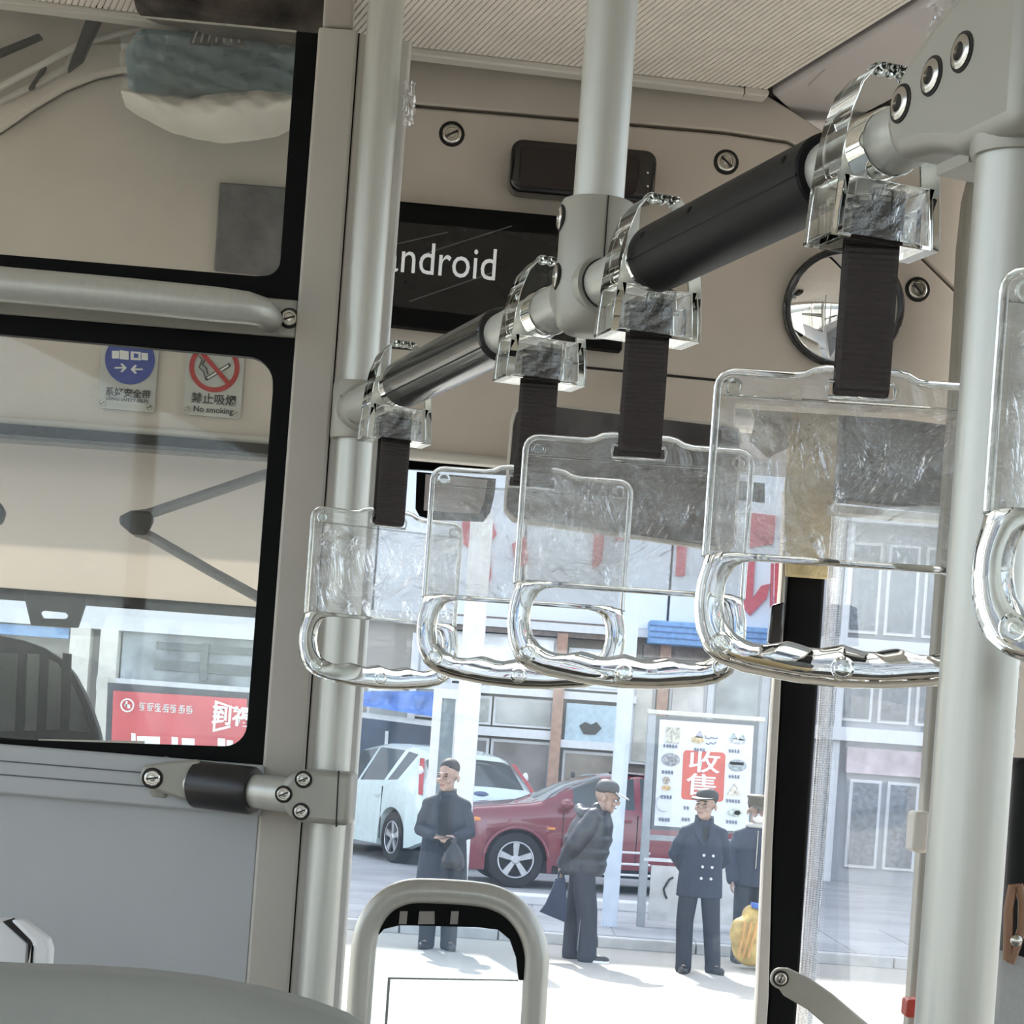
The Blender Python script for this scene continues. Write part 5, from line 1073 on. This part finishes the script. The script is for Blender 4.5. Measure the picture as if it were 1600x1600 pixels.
def person(label, loc, yaw, spec, sc=1.0):
    t = thing('person', label, 'person', loc, yaw, sc=sc, group='people on the street')
    hy = spec.get('head_yaw', 0); hc = Vector(spec.get('head', (0, 0, 1.585))); tilt = spec.get('head_tilt', 0)
    Rh = Matrix.Rotation(radians(hy), 3, 'Z') @ Matrix.Rotation(radians(tilt), 3, 'X')
    hp = lambda x, y, z: hc + Rh @ Vector((x, y, z)) * HS
    neck = Vector(spec.get('neck', (0, .01, 1.44)))
    b = MB()
    RH_ = Rh; Rh = Rh * HS
    b.ball(hp(0, .012, .035), (.076, .094, .100), 18, 12, Rh); b.ball(hp(0, -.018, -.045), (.061, .070, .072), 16, 10, Rh); b.ball(hp(0, -.052, -.082), (.030, .030, .026), 12, 8, Rh)
    b.ball(hp(0, -.092, -.012), (.0125, .020, .024), 10, 7, Rh); b.ball(hp(0, -.076, .022), (.045, .022, .014), 12, 7, Rh)
    for s_ in (-1, 1): b.ball(hp(s_ * .077, .012, -.010), (.011, .020, .032), 10, 7, Rh); b.ball(hp(s_ * .040, -.066, -.028), (.024, .022, .020), 10, 7, Rh)
    limb(b, [neck + Vector((0, 0, -.04)), hp(0, .012, -.06)], [.058, .052])
    sh = spec['shoulder']; el = spec['elbow']; wr = spec['wrist']; hip = spec['hip']; kn = spec['knee']; an = spec['ankle']
    pel = (Vector(hip[0]) + Vector(hip[1])) / 2; ch = (Vector(sh[0]) + Vector(sh[1])) / 2
    limb(b, [pel, pel.lerp(ch, .5), pel.lerp(ch, .88), neck], [.12, .115, .12, .055], 14)
    for i in (0, 1):
        limb(b, [pel.lerp(ch, .92), sh[i], el[i], wr[i]], [.07, .052, .040, .028]); limb(b, [pel, hip[i], kn[i], an[i]], [.09, .082, .055, .040])
        hd, hn = spec['hand'][i]; hand(b, wr[i], hd, hn, curl=spec.get('curl', .6)); limb(b, [an[i], Vector(an[i]) + Vector(spec['toe'][i]).normalized() * .10 + Vector((0, 0, -.045))], [.036, .024])
    b.build('body', m_skin, t, local=True, remesh=.0085, sm_iter=3)
    # face
    for s_ in (-1, 1):
        MB().ball(hp(s_ * .030, -.082, .006), (.012, .008, .006), 10, 7, Rh).build('eye', mat('eye dark', (.02, .018, .018), .2), t, local=True)
        MB().ball(hp(s_ * .031, -.087, .024), (.019, .007, .005), 10, 6, Rh).build('eyebrow', m_hair, t, local=True)
    MB().ball(hp(0, -.086, -.056), (.024, .008, .006), 12, 7, Rh).build('mouth', mat('lips', (.30, .13, .11), .5), t, local=True)
    # trousers
    tm = spec['trouser']; mb = MB()
    mb.loft([oval((pel.x, pel.y, pel.z + .10), .16, .115), oval((pel.x, pel.y, pel.z), .168, .125), oval((pel.x, pel.y, pel.z - .08), .165, .12)])
    for i in (0, 1): limb(mb, [Vector(hip[i]) + Vector((0, 0, .02)), hip[i], kn[i], Vector(an[i]) + Vector((0, 0, .0)), Vector(an[i]) + Vector((0, 0, -.045))], [q_ * spec.get('leg', 1) for q_ in (.104, .104, .086, .078, .080)], 12)
    mb.build('trousers', tm, t, local=True, remesh=.012)
    for i in (0, 1):
        a = Vector(an[i]); to = Vector(spec['toe'][i]); s0 = a.z - .085; mb = MB()
        d = to.normalized(); R_ = Matrix((d, Vector((0, 0, 1)).cross(d), Vector((0, 0, 1)))).transposed()
        mb.ball(Vector((a.x, a.y, s0 + .045)) + d * .02, (.07, .048, .058), 14, 8, R_); mb.ball(Vector((a.x, a.y, s0 + .032)) + d * .12, (.10, .048, .040), 14, 8, R_)
        sh_ = mb.build('shoe', mat('black shoe', (.03, .03, .032), .4), t, local=True, remesh=.010)
        MB().loft([[Vector((a.x, a.y, s0 + z)) + d * (.07 + .145 * cos(q)) + Vector((0, 0, 1)).cross(d) * .050 * sin(q) for q in [2 * pi * k / 18 for k in range(18)]] for z in (0, .022)]).build('sole', spec.get('sole', M_rubber), sh_, local=True)
    # coat
    cm = spec['coat']; mb = MB(); mb.loft([oval(c, rx, ry, 24) for c, rx, ry in spec['torso']])
    for i in (0, 1):
        cuff = Vector(wr[i]) - (Vector(wr[i]) - Vector(el[i])).normalized() * -.005
        limb(mb, [pel.lerp(ch, .93), sh[i], Vector(sh[i]).lerp(Vector(el[i]), .5), el[i], cuff], [.075, spec.get('sr', .078) * .84, spec.get('ar', .068), spec.get('er', .060), spec.get('cr', .050)], 12)
    limb(mb, [neck + Vector((0, .01, -.05)), neck + Vector((0, .012, .01))], [.082, .068], 14)
    for i in (0, 1): limb(mb, [neck + Vector((0, .01, -.045)), Vector(sh[i]) + Vector((0, 0, .005))], [.072, .062], 12)
    coat = mb.build('coat', cm, t, local=True, remesh=.011, sm_iter=3)
    return t, hp, Rh, coat
def cap(t, hp, Rh, m, visor=True, flat=False, top=None):
    mb = MB(); prof = [(.090, -.012), (.097, .005), (.096, .028), (.086, .055), (.062, .075), (.03, .085), (.004, .088)] if not flat else [(.090, -.012), (.094, .0), (.094, .045), (.104, .062), (.104, .075), (.095, .084), (.004, .088)]
    o = hp(0, .012, .055); ax = Rh @ Vector((0, .06, 1)); mb.lathe(o, ax, [(r_ * HS, h_ * HS) for r_, h_ in prof], 26); c = mb.build('cap', m, t, local=True, smooth=60)
    if visor:
        n = 14; pts = [hp(.088 * cos(a), -.055 - .105 * sin(a), .052 - .022 * sin(a)) for a in [pi * i / n for i in range(n + 1)]]
        MB().plate(pts, Rh @ Vector((0, 0, .010))).build('visor', top or m, c, local=True)
    return c
def collar(mb, neck, m, t, r=.085, h=.05, open_=40):
    pts = []
    for i in range(17):
        a = radians(-90 + open_ + (360 - 2 * open_) * i / 16); pts.append((cos(a), sin(a)))
    mb = MB(); lo = [Vector((neck[0] + r * x, neck[1] + r * .9 * y, neck[2] - .04)) for x, y in pts]; hi = [Vector((neck[0] + r * .92 * x, neck[1] + .01 + r * .85 * y, neck[2] + h - .02 * (1 if y < -.3 else 0))) for x, y in pts]
    mb.add(lo + hi, [(i, i + 1, 17 + i + 1, 17 + i) for i in range(16)])
    o = mb.build('collar', m, t, local=True, smooth=80); md = o.modifiers.new('thick', 'SOLIDIFY'); md.thickness = .014; return o

# 1: man in an open dark coat, phone in hand, black bag on the wrist
D1 = 19.4; b1 = P(682, 1483, D1)
m_c1 = mat('charcoal wool', (.020, .024, .036), .8, var=.12, scale=40)
s1 = dict(head=(-.005, -.005, 1.60), head_yaw=-28, head_tilt=2, neck=(0, .01, 1.445), shoulder=((-.165, .01, 1.335), (.165, .01, 1.335)), elbow=((-.222, -.01, 1.10), (.222, -.02, 1.10)), wrist=((-.105, -.205, 1.045), (.125, -.215, 1.055)),
          hip=((-.09, 0, .90), (.09, 0, .90)), knee=((-.095, -.01, .49), (.095, .0, .49)), ankle=((-.10, .01, .085), (.105, .01, .085)), hand=(((.75, -.6, .02), (.2, -.4, .9)), ((-.75, -.5, .05), (-.2, -.4, .9))), toe=((-.2, -1, 0), (.25, -1, 0)),
          trouser=mat('black trousers', (.022, .024, .032), .8), coat=m_c1, sr=.082, ar=.074, er=.068, cr=.056,
          torso=[((0, .005, .52), .245, .155), ((0, .005, .75), .232, .150), ((0, .005, .98), .212, .142), ((0, .005, 1.20), .180, .142), ((0, .01, 1.31), .170, .132), ((0, .015, 1.41), .10, .09), ((0, .015, 1.465), .08, .075)])
t1, hp, Rh, ct = person('man in a long open dark coat holding a phone and a black bag', (b1.x, D1, 0), 0, s1, 1.02)
MB().ball(hp(0, .020, .066), (.080, .092, .078), 18, 10, Rh).build('hair', mat('cropped grey black hair', (.045, .042, .042), .7, var=.2, scale=90), t1, local=True)
MB().loft([[Vector((x * w, y, z)) for x, y in ((-1, 0), (-.5, -.02), (.5, -.02), (1, 0), (.5, .03), (-.5, .03))] for w, z, y0 in ((.045, 1.0, 0), (.06, 1.2, 0), (.07, 1.38, 0))], cap=True)
mb = MB(); mb.loft([[Vector((x * w, yy_ + y, z)) for x, y in ((-1, .012), (-.6, -.004), (0, -.010), (.6, -.004), (1, .012), (.6, .03), (-.6, .03))] for w, z, yy_ in ((.050, .96, -.136), (.060, 1.10, -.140), (.070, 1.24, -.141), (.075, 1.35, -.128), (.060, 1.42, -.085))]); mb.build('sweater', mat('black knit', (.012, .012, .016), .9), t1, local=True, smooth=60)
collar(None, (0, .012, 1.44), m_c1, t1, .088, .055, 30)
phn = tag(MB().box((b1.x - .0, D1 - .318, 1.085), (.16, .07, .012), Matrix.Rotation(radians(8), 3, 'Y')).build('mobile_phone', M_black, bevel=.004), 'dark phone held by the man in the open coat', 'phone')
mb = MB(); cb = Vector((b1.x + .10, D1 - .30, 0))
mb.loft([[cb + Vector((rx * cos(a) * (1 + .12 * sin(5 * a)), .75 * rx * sin(a), z)) for a in [2 * pi * i / 20 for i in range(20)]] for rx, z in ((.03, 1.075), (.022, 1.03), (.05, .99), (.085, .93), (.105, .86), (.10, .80), (.06, .775))])
pb = tag(mb.build('plastic_bag', mat('black plastic bag', (.02, .021, .028), .3, bump=.6, bscale=25), smooth=60), 'black plastic bag hanging from the hand of the man in the open coat', 'bag')

# 2: man in a puffer jacket seen from the side
D2 = 19.3; b2 = P(905, 1500, D2)
m_c2 = mat('black puffer nylon', (.030, .032, .040), .38, var=.1, scale=30, bump=.3, bscale=14)
s2 = dict(head=(.0, -.150, 1.545), head_tilt=14, neck=(0, -.085, 1.42), shoulder=((-.175, -.05, 1.37), (.175, -.05, 1.37)), elbow=((-.245, .10, 1.10), (.245, .10, 1.10)), wrist=((-.05, .22, .90), (.06, .22, .89)),
          hip=((-.085, .03, .88), (.085, .03, .88)), knee=((-.09, -.045, .47), (.09, .07, .47)), ankle=((-.10, -.075, .085), (.10, .085, .085)), leg=1.18, hand=(((.5, .3, -.7), (0, 1, .2)), ((-.5, .3, -.7), (0, 1, .2))), toe=((-.1, -1, 0), (.1, -1, 0)), curl=.9,
          trouser=mat('navy track trousers', (.022, .025, .038), .7), coat=m_c2, sr=.092, ar=.098, er=.088, cr=.056, sole=M_white,
          torso=[((0, .035, .80), .185, .185), ((0, .032, .84), .205, .215), ((0, .025, .92), .205, .225), ((0, .022, .95), .195, .208), ((0, .015, 1.03), .212, .235), ((0, .01, 1.06), .200, .215), ((0, -.005, 1.15), .215, .235), ((0, -.01, 1.18), .203, .215), ((0, -.03, 1.28), .212, .205), ((0, -.045, 1.36), .19, .165), ((0, -.07, 1.42), .12, .12)])
yw2 = radians(84)
t2_, hp, Rh, ct = person('man in a black puffer jacket seen from the side with hands behind his back', (b2.x, D2, 0), yw2, s2, 1.0)
MB().ball(hp(0, .022, .052), (.079, .090, .080), 18, 10, Rh).build('hair', m_hair, t2_, local=True)
cap(t2_, hp, Rh, mat('dark grey cap', (.06, .062, .068), .7), True, False, mat('pale cap peak', (.42, .42, .42), .6))
hd = MB()
for a in range(-4, 5): hd.ball((.13 * sin(a * .42), .045 + .075 * cos(a * .42) - .02, 1.405 + .022 * cos(a)), (.055, .055, .05), 10, 7)
hd.build('hood', mat('shiny hood lining', (.05, .052, .06), .2, bump=.5, bscale=30), t2_, local=True, remesh=.012)
MB().tube([Vector((x, y, z)) for x, y, z in ((.175, -.06, .90), (.18, -.05, 1.0))], .008, 6).build('pocket_zip', M_steel, t2_, local=True)
for s_ in (-1, 1): MB().tube([Vector((s_ * .178, .02, .84)), Vector((s_ * .168, .0, .47)), Vector((s_ * .168, .015, .10))], .006, 6).build('side_stripe', mat('grey stripe', (.14, .14, .16), .6), t2_, local=True)
# navy bag hanging behind him
f2 = lambda x, y, d=19.25: P(x, y, d)
mb = MB(); mb.loft([[f2(x, y) + Vector((0, dy, 0)) for (x, y), dy in zip(pp_, (-.05, -.05, .05, .05))] for pp_ in ([(868, 1372), (883, 1373), (883, 1373), (868, 1372)], [(862, 1390), (885, 1392), (885, 1392), (862, 1390)], [(852, 1412), (886, 1420), (886, 1420), (852, 1412)], [(843, 1424), (884, 1441), (884, 1441), (843, 1424)])])
nb = tag(mb.build('cloth_bag', mat('navy cloth', (.018, .024, .05), .8), smooth=50), 'navy cloth bag hanging behind the man in the puffer jacket', 'bag')
MB().tube([f2(872, 1374), f2(874, 1362), f2(880, 1358), f2(881, 1374)], .010, 6).build('handle', mat('navy cloth', (.018, .024, .05), .8), nb)

# 3: man in a double-breasted navy coat
D3 = 18.95; b3 = P(1084, 1518, D3)
m_c3 = mat('navy wool', (.022, .030, .052), .8, var=.1, scale=40)
s3 = dict(head=(.0, -.01, 1.60), head_yaw=-32, head_tilt=-4, neck=(0, .01, 1.445), shoulder=((-.172, .01, 1.33), (.172, .01, 1.33)), elbow=((-.248, .075, 1.12), (.238, .07, 1.11)), wrist=((-.10, .20, .93), (.08, .20, .92)),
          hip=((-.09, 0, .90), (.09, 0, .90)), knee=((-.125, -.02, .49), (.135, .0, .49)), ankle=((-.115, -.06, .085), (.185, .04, .085)), hand=(((.6, .2, -.6), (0, 1, 0)), ((-.6, .2, -.6), (0, 1, 0))), toe=((-.15, -1, 0), (.35, -1, 0)), curl=.9,
          trouser=mat('dark navy trousers', (.016, .020, .034), .75), coat=m_c3, sr=.084, ar=.078, er=.072, cr=.058,
          torso=[((0, .01, .72), .225, .150), ((0, .01, .86), .218, .148), ((0, .01, 1.02), .205, .145), ((0, .01, 1.20), .192, .145), ((0, .012, 1.31), .175, .132), ((0, .015, 1.41), .10, .09), ((0, .015, 1.46), .085, .078)])
t3, hp, Rh, ct = person('man in a double-breasted navy coat and cap before the sign stand', (b3.x, D3, 0), radians(4), s3, .965)
MB().ball(hp(0, .024, .048), (.080, .090, .082), 18, 10, Rh).build('hair', m_hair, t3, local=True)
cap(t3, hp, Rh, mat('black cap', (.03, .028, .03), .6), True)
collar(None, (0, .012, 1.435), m_c3, t3, .098, .07, 34)
for i, z in enumerate((1.13, 1.02, .91)):
    for x in (-.005 - .006 * i, .085 - .004 * i): MB().lathe((x, -.137 - .006 * (z < 1), z), (0, -1, 0), [(.014, -.004), (.014, .006), (.010, .010), (.002, .010)], 12).build('button', mat('pale button', (.55, .55, .56), .3), t3, local=True)
mb = MB(); mb.plate([Vector(p) for p in ((-.075, -.120, 1.40), (-.02, -.150, 1.24), (.035, -.120, 1.40))], (0, .01, 0)); mb.build('shirt', mat('black shirt', (.012, .013, .018), .8), t3, local=True)
for s_ in (-1, 1): MB().plate([Vector(p) for p in ((s_ * .045, -.118, 1.435), (s_ * .105, -.128, 1.36), (s_ * .085, -.146, 1.30), (s_ * .02, -.156, 1.22))], (0, -.010, 0)).build('lapel', m_c3, t3, local=True)
# 4: masked man behind
D4 = 20.2; b4 = P(1166, 1508, D4)
m_c4 = mat('slate jacket', (.035, .045, .070), .75, var=.1, scale=30)
s4 = dict(s3); s4.update(head_yaw=14, head_tilt=8, elbow=((-.245, .02, 1.10), (.245, .02, 1.10)), wrist=((-.23, -.06, .87), (.23, -.06, .87)), hand=(((.0, -.2, -1), (-1, 0, 0)), ((0, -.2, -1), (1, 0, 0))), knee=((-.095, -.01, .49), (.1, .0, .49)), ankle=((-.10, .0, .085), (.11, .0, .085)), curl=.4,
          coat=m_c4, trouser=mat('slate trousers', (.035, .045, .06), .75), torso=[((0, .01, .80), .20, .145), ((0, .01, .90), .205, .148), ((0, .01, 1.05), .205, .148), ((0, .01, 1.20), .192, .145), ((0, .012, 1.31), .175, .132), ((0, .015, 1.41), .10, .09), ((0, .015, 1.46), .085, .078)])
t4, hp, Rh, ct = person('man in a slate jacket with a white face mask and army cap', (b4.x, D4, 0), radians(3), s4, .935)
MB().ball(hp(0, .024, .045), (.080, .090, .080), 18, 10, Rh).build('hair', m_hair, t4, local=True)
cap(t4, hp, Rh, mat('olive drab cap', (.10, .085, .06), .7), True, True)
MB().ball(hp(0, -.052, -.048), (.062, .060, .050), 16, 10, Rh).build('face_mask', mat('white mask', (.80, .80, .80), .6), t4, local=True)
MB().box((.0, -.148, 1.20), (.006, .01, .40)).build('zip', M_steel, t4, local=True)
MB().tube([Vector((.09 * cos(a), .01 + .082 * sin(a), 1.45)) for a in [2 * pi * i / 20 for i in range(20)]], .026, 8, closed=True).build('fur_collar', mat('pale fur', (.55, .54, .50), .9, bump=.8), t4, local=True)
# yellow sack at his feet
D5 = 19.6; q = P(1172, 1520, D5)
mb = MB()
for (x, y, z, r) in ((0, 0, .22, .20), (.05, .02, .40, .17), (-.06, -.02, .33, .17), (.12, 0, .26, .19), (-.13, -.03, .40, .09), (-.02, 0, .52, .10), (.10, 0, .50, .12), (-.17, -.02, .30, .05)): mb.ball((q.x + x, D5 + y, z), (r, r * .85, r), 14, 9)
ys = tag(mb.build('yellow_sack', mat('yellow woven sack', (.62, .44, .16), .6, var=.2, scale=9, bump=.8, bscale=14), remesh=.02, sm_iter=3), 'crumpled yellow sack on the road beside the door post', 'sack')
MB().box((q.x + .06, D5 - .02, .60), (.20, .16, .05), Matrix.Rotation(.15, 3, 'Y')).build('blue_top', mat('blue plastic', (.08, .16, .45), .5), ys, bevel=.01)
for i in range(3): MB().tube([Vector((q.x - .15 + .05 * i, D5 - .16, .12)), Vector((q.x - .12 + .05 * i, D5 - .19, .3)), Vector((q.x - .10 + .06 * i, D5 - .14, .46))], .012, 6).build('fold', mat('orange fold', (.66, .36, .12), .6), ys)
